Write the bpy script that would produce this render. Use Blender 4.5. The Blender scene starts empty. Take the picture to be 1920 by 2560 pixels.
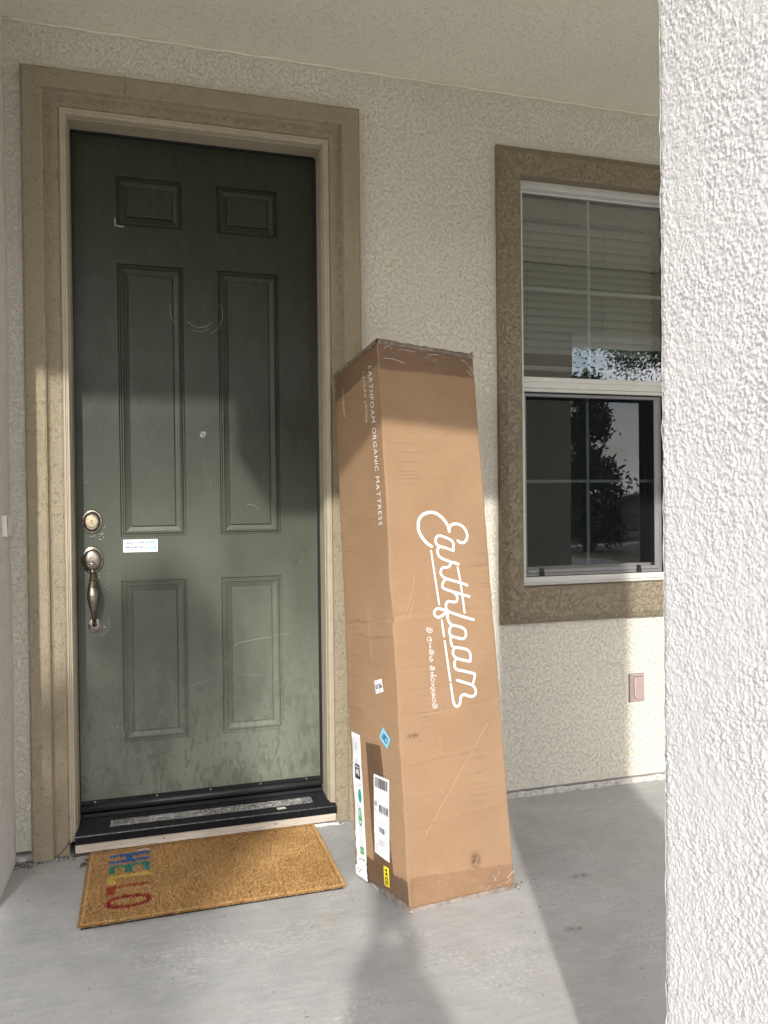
import bpy, bmesh, math, random, json
import numpy as np
from mathutils import Vector, Matrix, Quaternion
random.seed(7)
SC = bpy.context.scene
COL = SC.collection

# ---------------------------------------------------------------- camera, sky, sun, exposure
YAW, PITCH, ROLL = 0.2871, -0.0102, -0.0111
CAM = Vector((0.2757, -3.0104, 1.2448))
fw = Vector((math.sin(YAW)*math.cos(PITCH), math.cos(YAW)*math.cos(PITCH), math.sin(PITCH)))
rt = Vector((math.cos(YAW), -math.sin(YAW), 0)); up = rt.cross(fw)
r2 = rt*math.cos(ROLL)+up*math.sin(ROLL); u2 = -rt*math.sin(ROLL)+up*math.cos(ROLL)
cd = bpy.data.cameras.new('camera'); cam = bpy.data.objects.new('camera', cd); COL.objects.link(cam)
M = Matrix((r2, u2, -fw)).transposed().to_4x4(); M.translation = CAM
cam.matrix_world = M
cd.sensor_fit = 'HORIZONTAL'; cd.sensor_width = 36; cd.lens = 36*1959.76/1920
cd.clip_start = 0.02; cd.clip_end = 500
SC.camera = cam

SUN_EL = math.radians(25.7); SUN_ROT = math.radians(197.2)
w = bpy.data.worlds.new("World"); SC.world = w; w.use_nodes = True
nt = w.node_tree; N = nt.nodes; Lk = nt.links; N.clear()
out = N.new('ShaderNodeOutputWorld'); bg = N.new('ShaderNodeBackground'); bg.inputs[1].default_value = 0.15
sky = N.new('ShaderNodeTexSky'); sky.sky_type = 'NISHITA'; sky.sun_disc = False
sky.sun_elevation = SUN_EL; sky.sun_rotation = SUN_ROT; sky.dust_density = 1.5
tc = N.new('ShaderNodeTexCoord'); mp = N.new('ShaderNodeMapping'); mp.inputs['Scale'].default_value = (1, 1, 2.4)
nz = N.new('ShaderNodeTexNoise'); nz.inputs['Scale'].default_value = 3.2; nz.inputs['Detail'].default_value = 8; nz.inputs['Roughness'].default_value = .58
mr = N.new('ShaderNodeMapRange'); mr.inputs[1].default_value = .36; mr.inputs[2].default_value = .56
nz2 = N.new('ShaderNodeTexNoise'); nz2.inputs['Scale'].default_value = 6; nz2.inputs['Detail'].default_value = 6
cr = N.new('ShaderNodeMixRGB'); cr.inputs[1].default_value = (7.0, 7.0, 7.8, 1); cr.inputs[2].default_value = (17, 16.4, 16.8, 1)
mx = N.new('ShaderNodeMixRGB')
Lk.new(tc.outputs['Generated'], mp.inputs[0]); Lk.new(mp.outputs[0], nz.inputs['Vector']); Lk.new(mp.outputs[0], nz2.inputs['Vector'])
Lk.new(nz.outputs[0], mr.inputs[0]); Lk.new(nz2.outputs[0], cr.inputs[0])
Lk.new(mr.outputs[0], mx.inputs[0]); Lk.new(sky.outputs[0], mx.inputs[1]); Lk.new(cr.outputs[0], mx.inputs[2])
Lk.new(mx.outputs[0], bg.inputs[0]); Lk.new(bg.outputs[0], out.inputs[0])

sd = bpy.data.lights.new('sun', 'SUN'); sd.energy = 2.35; sd.angle = math.radians(1.2); sd.color = (1.0, .96, .90)
sun = bpy.data.objects.new('sun', sd); COL.objects.link(sun)
travel = Vector((.2957*math.cos(SUN_EL), .9553*math.cos(SUN_EL), -math.sin(SUN_EL)))
sun.rotation_euler = travel.to_track_quat('-Z', 'Y').to_euler()
vs = SC.view_settings; vs.view_transform = 'Standard'; vs.look = 'None'; vs.gamma = 1; vs.use_curve_mapping = False
vs.exposure = 0.76
SC.cycles.max_bounces = 10; SC.cycles.diffuse_bounces = 6; SC.cycles.transparent_max_bounces = 24

# ---------------------------------------------------------------- numpy noise
def _h(ix, iy, s):
    n = (ix.astype(np.int64)*374761393 + iy.astype(np.int64)*668265263 + s*974711) & 0xffffffff
    n = ((n ^ (n >> 13))*1274126177) & 0xffffffff
    return ((n ^ (n >> 16)) & 0xffff)/65535.0
def vn(x, y, s=0):
    ix = np.floor(x); iy = np.floor(y); fx = x-ix; fy = y-iy
    fx = fx*fx*fx*(fx*(fx*6-15)+10); fy = fy*fy*fy*(fy*(fy*6-15)+10)
    a = _h(ix, iy, s); b = _h(ix+1, iy, s); c = _h(ix, iy+1, s); d = _h(ix+1, iy+1, s)
    return (a*(1-fx)+b*fx)*(1-fy)+(c*(1-fx)+d*fx)*fy
def fbm(x, y, o=4, s=0):
    t = 0; a = .5; q = 0
    for i in range(o):
        t = t+a*vn(x*2**i+i*7.3, y*2**i-i*3.1, s+i); q += a; a *= .5
    return t/q

# ---------------------------------------------------------------- mesh helpers
def link(ob, parent=None):
    COL.objects.link(ob)
    if parent is not None:
        ob.parent = parent; ob.matrix_parent_inverse = parent.matrix_world.inverted()
    return ob
def mesh(name, V, F, m, parent=None, smooth=False, bevel=0, seg=2, uv=None):
    me = bpy.data.meshes.new(name)
    if isinstance(V, np.ndarray): V = V.tolist()
    me.from_pydata([tuple(v) for v in V], [], [tuple(int(i) for i in f) for f in F])
    if bevel > 0:
        bm = bmesh.new(); bm.from_mesh(me)
        ed = [e for e in bm.edges if len(e.link_faces) == 2 and e.calc_face_angle(0) > .5]
        bmesh.ops.bevel(bm, geom=ed, offset=bevel, segments=seg, affect='EDGES', profile=.5, clamp_overlap=True)
        bm.to_mesh(me); bm.free()
    if smooth: me.polygons.foreach_set('use_smooth', [True]*len(me.polygons))
    me.materials.append(m); me.update()
    return link(bpy.data.objects.new(name, me), parent)
def boxg(x0, x1, y0, y1, z0, z1):
    V = [(x0,y0,z0),(x1,y0,z0),(x1,y1,z0),(x0,y1,z0),(x0,y0,z1),(x1,y0,z1),(x1,y1,z1),(x0,y1,z1)]
    F = [(0,3,2,1),(4,5,6,7),(0,1,5,4),(1,2,6,5),(2,3,7,6),(3,0,4,7)]
    return V, F
def box(name, x0, x1, y0, y1, z0, z1, m, parent=None, bevel=0, seg=2):
    V, F = boxg(x0, x1, y0, y1, z0, z1)
    return mesh(name, V, F, m, parent, bevel=bevel, seg=seg)
def joinb(name, boxes, m, parent=None, bevel=0):
    V = []; F = []
    for b in boxes:
        v, f = boxg(*b); F += [tuple(i+len(V) for i in q) for q in f]; V += v
    return mesh(name, V, F, m, parent, bevel=bevel)
def tag(o, label=None, cat=None, group=None, kind=None):
    if label: o['label'] = label
    if cat: o['category'] = cat
    if group: o['group'] = group
    if kind: o['kind'] = kind
    return o
def thing(name, loc, label, cat, group=None, kind=None):
    o = bpy.data.objects.new(name, None); o.empty_display_size = .1; COL.objects.link(o)
    o.location = loc; bpy.context.view_layer.update()
    return tag(o, label, cat, group, kind)
def lathe(name, prof, c, m, parent, n=40, sx=1, sz=1, ax='y'):
    """prof: list of (radius, height out of the wall toward -y)"""
    V = []; F = []
    for r, h in prof:
        for k in range(n):
            a = 2*math.pi*k/n; V.append((c[0]+r*sx*math.cos(a), c[1]-h, c[2]+r*sz*math.sin(a)))
    for i in range(len(prof)-1):
        for k in range(n):
            F.append((i*n+k, i*n+(k+1) % n, (i+1)*n+(k+1) % n, (i+1)*n+k))
    F.append(tuple((len(prof)-1)*n+k for k in range(n)))
    o = mesh(name, V, F, m, parent, smooth=True); o.data.set_sharp_from_angle(angle=math.radians(32)); return o
def tube(name, pts, rad, m, parent, n=14, flat=1.0, caps=True):
    V = []; F = []; P = [Vector(p) for p in pts]
    for i, p in enumerate(P):
        t = (P[min(i+1, len(P)-1)]-P[max(i-1, 0)]).normalized()
        s = Vector((1, 0, 0)); s = (s-t*s.dot(t))
        if s.length < .1: s = Vector((0, 1, 0)); s = s-t*s.dot(t)
        s.normalize(); b = t.cross(s)
        r = rad[i] if hasattr(rad, '__len__') else rad
        for k in range(n):
            a = 2*math.pi*k/n; V.append(p+s*r*math.cos(a)+b*r*flat*math.sin(a))
    for i in range(len(P)-1):
        for k in range(n): F.append((i*n+k, (i+1)*n+k, (i+1)*n+(k+1) % n, i*n+(k+1) % n))
    if caps: F.append(tuple(range(n))); F.append(tuple((len(P)-1)*n+n-1-k for k in range(n)))
    return mesh(name, V, F, m, parent, smooth=True)

# ---------------------------------------------------------------- materials
def newmat(name):
    m = bpy.data.materials.new(name); m.use_nodes = True
    return m, m.node_tree, m.node_tree.nodes['Principled BSDF']
class NB:
    def __init__(s, nt): s.nt = nt
    def n(s, t, **k):
        o = s.nt.nodes.new(t)
        for a, b in k.items(): setattr(o, a, b)
        return o
    def l(s, a, b): s.nt.links.new(a, b)
    def co(s, scale=(1, 1, 1), loc=(0, 0, 0), rot=(0, 0, 0)):
        t = s.n('ShaderNodeTexCoord'); mp = s.n('ShaderNodeMapping'); s.l(t.outputs['Object'], mp.inputs[0])
        mp.inputs['Scale'].default_value = scale; mp.inputs['Location'].default_value = loc; mp.inputs['Rotation'].default_value = rot
        return mp.outputs[0]
    def noise(s, v, sc, det=4, ro=.5, dist=0):
        o = s.n('ShaderNodeTexNoise'); o.inputs['Scale'].default_value = sc; o.inputs['Detail'].default_value = det
        o.inputs['Roughness'].default_value = ro; o.inputs['Distortion'].default_value = dist; s.l(v, o.inputs['Vector']); return o.outputs[0]
    def mr(s, x, a, b, c=0, d=1, smooth=False):
        o = s.n('ShaderNodeMapRange'); o.inputs[1].default_value = a; o.inputs[2].default_value = b; o.inputs[3].default_value = c; o.inputs[4].default_value = d
        if smooth: o.interpolation_type = 'SMOOTHSTEP'
        s.l(x, o.inputs[0]); return o.outputs[0]
    def math(s, op, a, b=None, c=None):
        o = s.n('ShaderNodeMath', operation=op)
        for i, x in enumerate((a, b, c)):
            if x is None: continue
            if isinstance(x, (int, float)): o.inputs[i].default_value = x
            else: s.l(x, o.inputs[i])
        return o.outputs[0]
    def mix(s, f, a, b, mode='MIX'):
        o = s.n('ShaderNodeMixRGB', blend_type=mode)
        for i, x in enumerate((f, a, b)):
            if isinstance(x, (int, float)): o.inputs[i].default_value = x
            elif isinstance(x, tuple): o.inputs[i].default_value = (x+(1,))[:4]
            else: s.l(x, o.inputs[i])
        return o.outputs[0]
    def bump(s, h, dist, strength=1, prev=None):
        o = s.n('ShaderNodeBump'); o.inputs['Distance'].default_value = dist; o.inputs['Strength'].default_value = strength
        s.l(h, o.inputs['Height'])
        if prev is not None: s.l(prev, o.inputs['Normal'])
        return o.outputs[0]

def plain(name, col, rough=.6, metal=0, spec=.5, var=.06, vs=20, bump=0, bs=200):
    m, nt, b = newmat(name); k = NB(nt); v = k.co()
    n = k.noise(v, vs, 5); c2 = tuple(x*(1-var) for x in col); c3 = tuple(min(1, x*(1+var)) for x in col)
    k.l(k.mix(k.mr(n, .3, .7), c2, c3), b.inputs['Base Color'])
    b.inputs['Roughness'].default_value = rough; b.inputs['Metallic'].default_value = metal; b.inputs['Specular IOR Level'].default_value = spec
    if bump: k.l(k.bump(k.noise(v, bs, 4), bump), b.inputs['Normal'])
    return m

def stucco(name, col, s1=55, depth=.004, width=.035, mask=(.42, .5), grit=260, gd=.0012, dirt=None, pits=True, lump=None):
    """skip-trowelled stucco: flat patches broken by thin curled crevices, over a fine sand grain"""
    m, nt, b = newmat(name); k = NB(nt); v = k.co()
    warp = k.n('ShaderNodeTexNoise'); warp.inputs['Scale'].default_value = 30; warp.inputs['Detail'].default_value = 2; k.l(v, warp.inputs['Vector'])
    wv = k.n('ShaderNodeVectorMath', operation='MULTIPLY_ADD'); k.l(warp.outputs['Color'], wv.inputs[0]); wv.inputs[1].default_value = (.02, .02, .02); k.l(v, wv.inputs[2])
    v2 = wv.outputs[0]
    a = k.noise(v2, s1, 3, .6)
    line = k.mr(k.math('ABSOLUTE', k.math('SUBTRACT', a, .5)), 0, width, 0, 1, True)
    msk = k.mr(k.noise(v, s1*.55, 2), mask[0], mask[1])
    crev = k.math('SUBTRACT', 1, k.math('MULTIPLY', msk, k.math('SUBTRACT', 1, line)))
    big = k.noise(v, 12, 3)
    step = k.mr(k.noise(v2, s1*.7, 2), .46, .56, 0, .12, True)
    g = k.noise(v, grit, 3, .6)
    nb = k.bump(g, gd)
    nb = k.bump(k.math('ADD', crev, k.math('ADD', step, k.math('MULTIPLY', big, .8))), depth, 1, nb)
    if lump:
        nb = k.bump(k.noise(v, lump[0], 3, .55), lump[1], 1, nb)
    k.l(nb, b.inputs['Normal'])
    big2 = k.mr(k.noise(k.co((1, 1, 1)), 3.0, 5, .6), .3, .7)
    c = k.mix(big2, tuple(x*.95 for x in col), tuple(min(1, x*1.04) for x in col))
    c = k.mix(k.mr(g, .35, .65), c, tuple(min(1, x*1.05) for x in col))
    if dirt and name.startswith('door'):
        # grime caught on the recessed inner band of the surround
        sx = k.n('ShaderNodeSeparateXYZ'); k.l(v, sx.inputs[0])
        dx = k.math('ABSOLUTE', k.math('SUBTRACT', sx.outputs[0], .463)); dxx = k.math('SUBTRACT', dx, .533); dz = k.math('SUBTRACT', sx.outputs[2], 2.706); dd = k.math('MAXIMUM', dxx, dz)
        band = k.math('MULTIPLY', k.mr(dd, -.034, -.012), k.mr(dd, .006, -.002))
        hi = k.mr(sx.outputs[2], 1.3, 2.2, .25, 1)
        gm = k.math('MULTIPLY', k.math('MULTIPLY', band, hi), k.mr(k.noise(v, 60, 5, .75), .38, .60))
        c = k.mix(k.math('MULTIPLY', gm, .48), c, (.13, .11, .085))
    if dirt:
        # grime carried on the paint: blotchy streaks
        dm = k.math('MULTIPLY', k.mr(k.noise(k.co((1, 1, .5)), 16, 6, .65), .5, .72), k.mr(k.noise(v, 170, 3, .7), .42, .58))
        c = k.mix(k.math('MULTIPLY', dm, .28), c, dirt)
    k.l(c, b.inputs['Base Color'])
    b.inputs['Roughness'].default_value = .85; b.inputs['Specular IOR Level'].default_value = .25
    return m

M_wall = stucco('wall stucco', (.715, .685, .59), s1=165, depth=.0013, width=.045, mask=(.38, .56), grit=330, gd=.0022)
M_side = stucco('side wall stucco', (.75, .735, .69), s1=95, depth=.0018, width=.028)
M_ceil = stucco('ceiling stucco', (.77, .735, .62), s1=160, depth=.0007, mask=(.5, .6), grit=300, gd=.0006)
M_pillar = stucco('pillar stucco', (.635, .628, .618), s1=120, depth=.0004, grit=620, gd=.0007, lump=(380, .0009))
M_trim = stucco('door trim stucco', (.35, .30, .212), s1=120, depth=.0010, mask=(.52, .6), grit=210, gd=.0060, dirt=(.16, .14, .11))
M_wtrim = stucco('window trim stucco', (.27, .228, .16), s1=125, depth=.0022, width=.045, grit=260, gd=.0012)

def concrete():
    m, nt, b = newmat('porch concrete'); k = NB(nt); v = k.co()
    st = k.noise(k.co((2.0, 14, 1), rot=(0, 0, .25)), 4, 7, .65)
    bl = k.noise(v, 2.2, 6, .6); fine = k.noise(v, 160, 5, .75)
    c = k.mix(k.mr(bl, .3, .7), (.305, .315, .318), (.39, .393, .388))
    c = k.mix(k.math('MULTIPLY', k.mr(st, .5, .72), .45), c, (.50, .495, .475))
    c = k.mix(k.math('MULTIPLY', k.mr(st, .46, .30), .30), c, (.27, .275, .275))
    c = k.mix(k.math('MULTIPLY', k.mr(fine, .40, .60), .38), c, (.48, .48, .465))
    mo = k.noise(k.co((1, 1.6, 1), rot=(0, 0, .4)), 9, 8, .7, .6); c = k.mix(k.math('MULTIPLY', k.mr(mo, .42, .62), .22), c, (.52, .52, .51)); c = k.mix(k.math('MULTIPLY', k.mr(mo, .46, .30), .28), c, (.27, .28, .285))
    sc = k.mr(k.noise(k.co((1, 1, 1)), 75, 3, .7), .50, .62); msk = k.mr(k.noise(v, 3.3, 3), .52, .60); c = k.mix(k.math('MULTIPLY', k.math('MULTIPLY', sc, msk), .45), c, (.60, .595, .57))
    sp = k.mr(k.noise(v, 46, 2, .5), .70, .74); c = k.mix(k.math('MULTIPLY', sp, .6), c, (.13, .12, .105))
    warm = k.mr(k.noise(v, 5, 4), .58, .75); c = k.mix(k.math('MULTIPLY', warm, .35), c, (.38, .33, .27))
    k.l(c, b.inputs['Base Color'])
    k.l(k.mr(bl, .3, .7, .45, .62), b.inputs['Roughness']); b.inputs['Specular IOR Level'].default_value = .35
    nb = k.bump(fine, .0006); nb = k.bump(st, .002, .6, nb); nb = k.bump(k.noise(v, 7, 3), .006, .5, nb)
    k.l(nb, b.inputs['Normal']); return m
M_conc = concrete()

def doorpaint():
    m, nt, b = newmat('olive door paint'); k = NB(nt); v = k.co()
    n = k.noise(k.co((3, 1, 1)), 3, 5, .6)
    c = k.mix(k.mr(n, .3, .7), (.014, .018, .009), (.021, .026, .014))
    gr = k.noise(k.co((60, 1, 2)), 6, 5, .6)
    c = k.mix(k.math('MULTIPLY',  k.mr(gr, .45, .65), .25), c, (.036, .042, .028))
    # scuffs and dusty footprints near the bottom edge
    tcn = k.n('ShaderNodeSeparateXYZ'); k.l(v, tcn.inputs[0])
    low = k.mr(tcn.outputs[2], .85, .25); vlow = k.mr(tcn.outputs[2], .42, .2)
    sc = k.mr(k.noise(k.co((1.6, 1, 1)), 15, 4, .55, 1.2), .53, .60)
    c = k.mix(k.math('MULTIPLY', k.math('MULTIPLY', sc, k.math('ADD', k.math('MULTIPLY', low, .35), k.math('MULTIPLY', vlow, .45))), 1.0), c, (.075, .09, .068))
    du = k.mr(k.noise(k.co((2.5, 1, 1.2), rot=(0, .6, 0)), 11, 5, .6, .8), .52, .64)
    dust_and_light = k.mr(k.noise(k.co((2, 1, 1)), 2.2, 4), .25, .75, .32, .75)
    c = k.mix(k.math('MULTIPLY', dust_and_light, k.mr(tcn.outputs[2], 1.55, .3)), c, (.255, .280, .225))  # real dust, strengthened downward to paint in the light on the lower door
    c = k.mix(k.math('MULTIPLY', k.math('MULTIPLY', du, low), .45), c, (.19, .205, .165))
    s2 = k.mr(k.noise(k.co((2.2, 1, .9), loc=(3, 0, 5), rot=(0, .5, 0)), 13, 4, .55, 1.6), .54, .60)
    c = k.mix(k.math('MULTIPLY', k.math('MULTIPLY', s2, k.mr(tcn.outputs[2], 1.0, .25, .12, 1)), .55), c, (.085, .10, .075))
    ds = k.mr(k.noise(v, 7, 5, .7), .62, .72)
    c = k.mix(k.math('MULTIPLY', ds, .3), c, (.028, .032, .026))
    k.l(c, b.inputs['Base Color'])
    k.l(k.mr(k.noise(v, 9, 6, .65), .3, .7, .34, .44), b.inputs['Roughness']); b.inputs['Specular IOR Level'].default_value = .36
    nb = k.bump(gr, .0004); nb = k.bump(k.noise(v, 5, 2), .004, .35, nb)
    k.l(nb, b.inputs['Normal']); return m
M_door = doorpaint()
M_jamb = plain('tan jamb paint', (.40, .35, .26), .5, bump=.0006, bs=90)
M_black = plain('black rubber and vinyl', (.014, .014, .016), .27, bump=.0006)
M_sill = plain('black anodised sill', (.008, .0085, .010), .5, spec=.18, var=.4, vs=60, bump=.0005)
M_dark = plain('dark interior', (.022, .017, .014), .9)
M_screw = plain('dull screw steel', (.30, .29, .27), .4, 1)

def woodstrip():
    m, nt, b = newmat('weathered painted wood'); k = NB(nt)
    g = k.noise(k.co((1, 6, 14)), 9, 6, .65, .4)
    c = k.mix(k.mr(g, .3, .6), (.40, .34, .27), (.60, .54, .45)); c = k.mix(k.math('MULTIPLY', k.mr(g, .62, .7), .5), c, (.28, .22, .17))
    k.l(c, b.inputs['Base Color']); b.inputs['Roughness'].default_value = .7
    k.l(k.bump(g, .0012), b.inputs['Normal']); return m
M_wood = woodstrip()
M_caulk = plain('white caulk and mortar', (.72, .70, .67), .8, bump=.004, bs=120, var=.2, vs=60)
M_bronze = None
def metal():
    m, nt, b = newmat('antique nickel'); k = NB(nt); v = k.co()
    n = k.noise(v, 60, 5, .6)
    k.l(k.mix(k.mr(n, .3, .7), (.20, .17, .14), (.36, .325, .28)), b.inputs['Base Color'])
    b.inputs['Metallic'].default_value = 1; k.l(k.mr(n, .3, .7, .22, .36), b.inputs['Roughness'])
    return m
M_bronze = metal()
M_brass = plain('worn brass', (.46, .40, .27), .34, 1)
M_chrome = plain('bright steel', (.8, .8, .8), .12, 1)
M_chip = plain('bare primer', (.62, .60, .55), .7)
M_scr = plain('scraped paint', (.30, .31, .27), .7)
M_white = plain('white vinyl frame', (.62, .61, .57), .42, var=.03)
M_grid = plain('grey green grille bar', (.72, .80, .78), .5)
M_scrframe = plain('grey screen frame', (.23, .23, .23), .45, .2, var=.08)
M_blind = plain('white blind slat', (.50, .56, .56), .55, var=.05)
M_cord = plain('blind cord', (.10, .10, .10), .8)
M_outlet = plain('pinkish tan plastic', (.37, .285, .27), .45, var=.03)
M_bell = plain('white plastic', (.78, .78, .76), .4, var=.02)
M_leaf = plain('dead leaf brown', (.11, .055, .035), .8, var=.4)
M_bits = plain('dark grit', (.05, .045, .04), .9, var=.4)

def glass(name, refl, tint=(.75, .8, .78)):
    m = bpy.data.materials.new(name); m.use_nodes = True; nt = m.node_tree; k = NB(nt); nt.nodes.clear()
    o = k.n('ShaderNodeOutputMaterial'); tr = k.n('ShaderNodeBsdfTransparent'); tr.inputs[0].default_value = tint+(1,)
    gl = k.n('ShaderNodeBsdfGlossy'); gl.inputs['Roughness'].default_value = .0
    fr = k.n('ShaderNodeFresnel'); fr.inputs[0].default_value = 1.5
    f = k.math('ADD', k.math('MULTIPLY', fr.outputs[0], 1.6), refl)
    v = k.co(); k.l(k.bump(k.noise(v, 2.2, 2), .004, .25), gl.inputs['Normal'])
    mx = k.n('ShaderNodeMixShader'); k.l(f, mx.inputs[0]); k.l(tr.outputs[0], mx.inputs[1]); k.l(gl.outputs[0], mx.inputs[2])
    k.l(mx.outputs[0], o.inputs[0]); return m
M_glass = glass('window glass', .19)
def screenmat():
    m = bpy.data.materials.new('insect screen mesh'); m.use_nodes = True; nt = m.node_tree; k = NB(nt); nt.nodes.clear()
    o = k.n('ShaderNodeOutputMaterial'); tr = k.n('ShaderNodeBsdfTransparent'); d = k.n('ShaderNodeBsdfDiffuse'); d.inputs[0].default_value = (.018, .019, .022, 1)
    f = k.mr(k.noise(k.co((900, 1, 900)), 1, 1), .3, .7, .38, .46)
    mx = k.n('ShaderNodeMixShader'); k.l(f, mx.inputs[0]); k.l(tr.outputs[0], mx.inputs[1]); k.l(d.outputs[0], mx.inputs[2]); k.l(mx.outputs[0], o.inputs[0]); return m
M_screen = screenmat()

# ================================================================= STRUCTURE
# ---- ground and porch slab
tag(mesh('ground', [(-60, -80, -.06), (60, -80, -.06), (60, 8, -.06), (-60, 8, -.06)], [(0, 1, 2, 3)],
    plain('dry gravel and lawn', (.16, .152, .10), .95, var=.35, vs=3, bump=.03, bs=30)), kind='structure')
tag(box('porch_floor', -3.2, 6.5, -2.75, .3, -.13, 0, M_conc, bevel=.006), kind='structure')
tag(box('front_walk', -1.2, 1.9, -9.0, -2.76, -.12, -.045, M_conc, bevel=.006), kind='structure')
tag(mesh('driveway', [(2.6, -17, -.05), (10, -17, -.05), (10, -2.9, -.05), (2.6, -2.9, -.05)], [(0, 1, 2, 3)], M_conc), kind='structure')
tag(mesh('road', [(-60, -25, -.055), (60, -25, -.055), (60, -18, -.055), (-60, -18, -.055)], [(0, 1, 2, 3)],
    plain('asphalt', (.055, .055, .057), .85, var=.3, vs=40, bump=.004)), kind='structure')
tag(box('pavement', -60, 60, -18, -16.8, -.10, -.035, M_conc), kind='structure')

# ---- house wall: faces -y at y=0, holes for the door and the window
def quadwall(name, xs, zs, y, holes, m, parent, back=.12):
    V = []; F = []
    xs = sorted(xs); zs = sorted(zs); idx = {}
    def vi(x, yy, z):
        if (x, yy, z) not in idx: idx[(x, yy, z)] = len(V); V.append((x, yy, z))
        return idx[(x, yy, z)]
    for i in range(len(xs)-1):
        for j in range(len(zs)-1):
            cx, cz = (xs[i]+xs[i+1])/2, (zs[j]+zs[j+1])/2
            if any(h[0] < cx < h[1] and h[2] < cz < h[3] for h in holes): continue
            F.append((vi(xs[i], y, zs[j]), vi(xs[i+1], y, zs[j]), vi(xs[i+1], y, zs[j+1]), vi(xs[i], y, zs[j+1])))
    for h in holes:
        x0, x1, z0, z1 = h
        F += [(vi(x0, y, z0), vi(x0, y, z1), vi(x0, y+back, z1), vi(x0, y+back, z0)),
              (vi(x1, y, z1), vi(x1, y, z0), vi(x1, y+back, z0), vi(x1, y+back, z1)),
              (vi(x0, y, z1), vi(x1, y, z1), vi(x1, y+back, z1), vi(x0, y+back, z1)),
              (vi(x1, y, z0), vi(x0, y, z0), vi(x0, y+back, z0), vi(x1, y+back, z0))]
    return mesh(name, V, F, m, parent)
CE = 2.957
DH = (-.045, .975, -.1, 2.68); WH = (1.755, 2.575, .885, 2.615)
hw = thing('house_wall', (1.2, 0, 0), 'long cream stucco back wall of the porch, around the front door and window', 'wall')
quadwall('stucco_face', [-.21, -.045, .975, 1.755, 2.575, 6.5], [.03, .885, 2.615, 2.68, CE+.02], 0, [DH, WH], M_wall, hw)
# painted footing below the drip edge
def rough_strip(name, x0, x1, y0, y1, z0, z1, m, parent, n=120, amp=.004, seed=0):
    V = []; F = []
    for i in range(n+1):
        x = x0+(x1-x0)*i/n
        a = (vn(np.array([x*24.]), np.array([1.]), seed)[0]-.5)*2*amp; b = (vn(np.array([x*60.]), np.array([5.]), seed)[0]-.5)*2*amp
        V += [(x, y0+a-abs(b)*1.2, z0), (x, y0+a*.5, z1+b*.4), (x, y1, z1+b*.4)]
        if i: k = 3*i; F += [(k-3, k, k+1, k-2), (k-2, k+1, k+2, k-1)]
    return mesh(name, V, F, m, parent)
M_foot = stucco('footing stucco', (.60, .585, .53), s1=80, depth=.003, dirt=(.10, .09, .08))
rough_strip('footing', 1.0, 6.4, -.008, .04, -.01, .0235, M_foot, hw, 500, .005, 3)
box('drip_edge', 1.0, 6.4, .012, .05, .0, .034, M_bits, hw)
box('weep_screed', 1.0, 6.4, -.002, .03, .0275, .0305, plain('weathered metal edge', (.30, .29, .27), .6), hw)
# left return wall, its corner stands 34 cm in front of the door wall
sw = thing('side_wall', (-.203, -.17, 0), 'narrow white stucco return wall left of the door trim, with a small white box on it', 'wall')
def bulgy():
    V = []; F = []; nz_ = 260; ny = 40
    for j in range(nz_+1):
        for i in range(ny+1):
            y = .0-.34*i/ny; z = (CE+.02)*j/nz_
            V.append((-.203+.0025*(fbm(np.array([y*9]), np.array([z*9]), 3, 4)[0]-.5)*2, y, z))
    for j in range(nz_):
        for i in range(ny):
            a = j*(ny+1)+i; F.append((a, a+ny+1, a+ny+2, a+1))
    return mesh('stucco_face', V, F, M_side, sw, smooth=True)
bulgy()
mesh('front_face', [(-3.2, -.342, 0), (-.203, -.342, 0), (-.203, -.342, CE+.02), (-3.2, -.342, CE+.02), (-3.2, .1, 0), (-3.2, .1, CE)], [(0, 1, 2, 3), (0, 3, 5, 4)], M_side, sw)
# crumbling joint at its foot
rough_strip('wall_foot', -.203, -.148, -.012, .01, -.005, .016, M_foot, sw, 40, .006, 9)

# ---- roof with porch ceiling, and the front beam (eave)
rf = thing('porch_roof', (1.2, -1.2, CE), 'pale stucco porch ceiling above the door and window', 'roof')
box('ceiling', -3.2, 6.5, -2.45, .2, CE, CE+.12, M_ceil, rf)
box('fascia', -3.2, 6.5, -2.47, -2.452, CE-.01, CE+.45, M_jamb, rf)
box('roof_body', -3.2, 6.5, -2.44, 3.0, CE+.125, CE+.45, M_jamb, rf)
tube('ceiling_joint', [(-.203+i*.05, -.004, CE-.003+.0015*math.sin(i*1.7)) for i in range(125)], .006, M_ceil, rf, 6)
tag(box('porch_beam', -.04, 6.5, -2.42, -1.935, 2.47, CE-.003, M_wall, bevel=.01), 'cream stucco beam along the front of the porch', 'beam')
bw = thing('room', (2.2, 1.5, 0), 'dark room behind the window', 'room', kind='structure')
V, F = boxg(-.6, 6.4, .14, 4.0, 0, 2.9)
me_ = mesh('room_wall', V, [f for i, f in enumerate(F) if i != 2], M_dark, bw)

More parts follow.
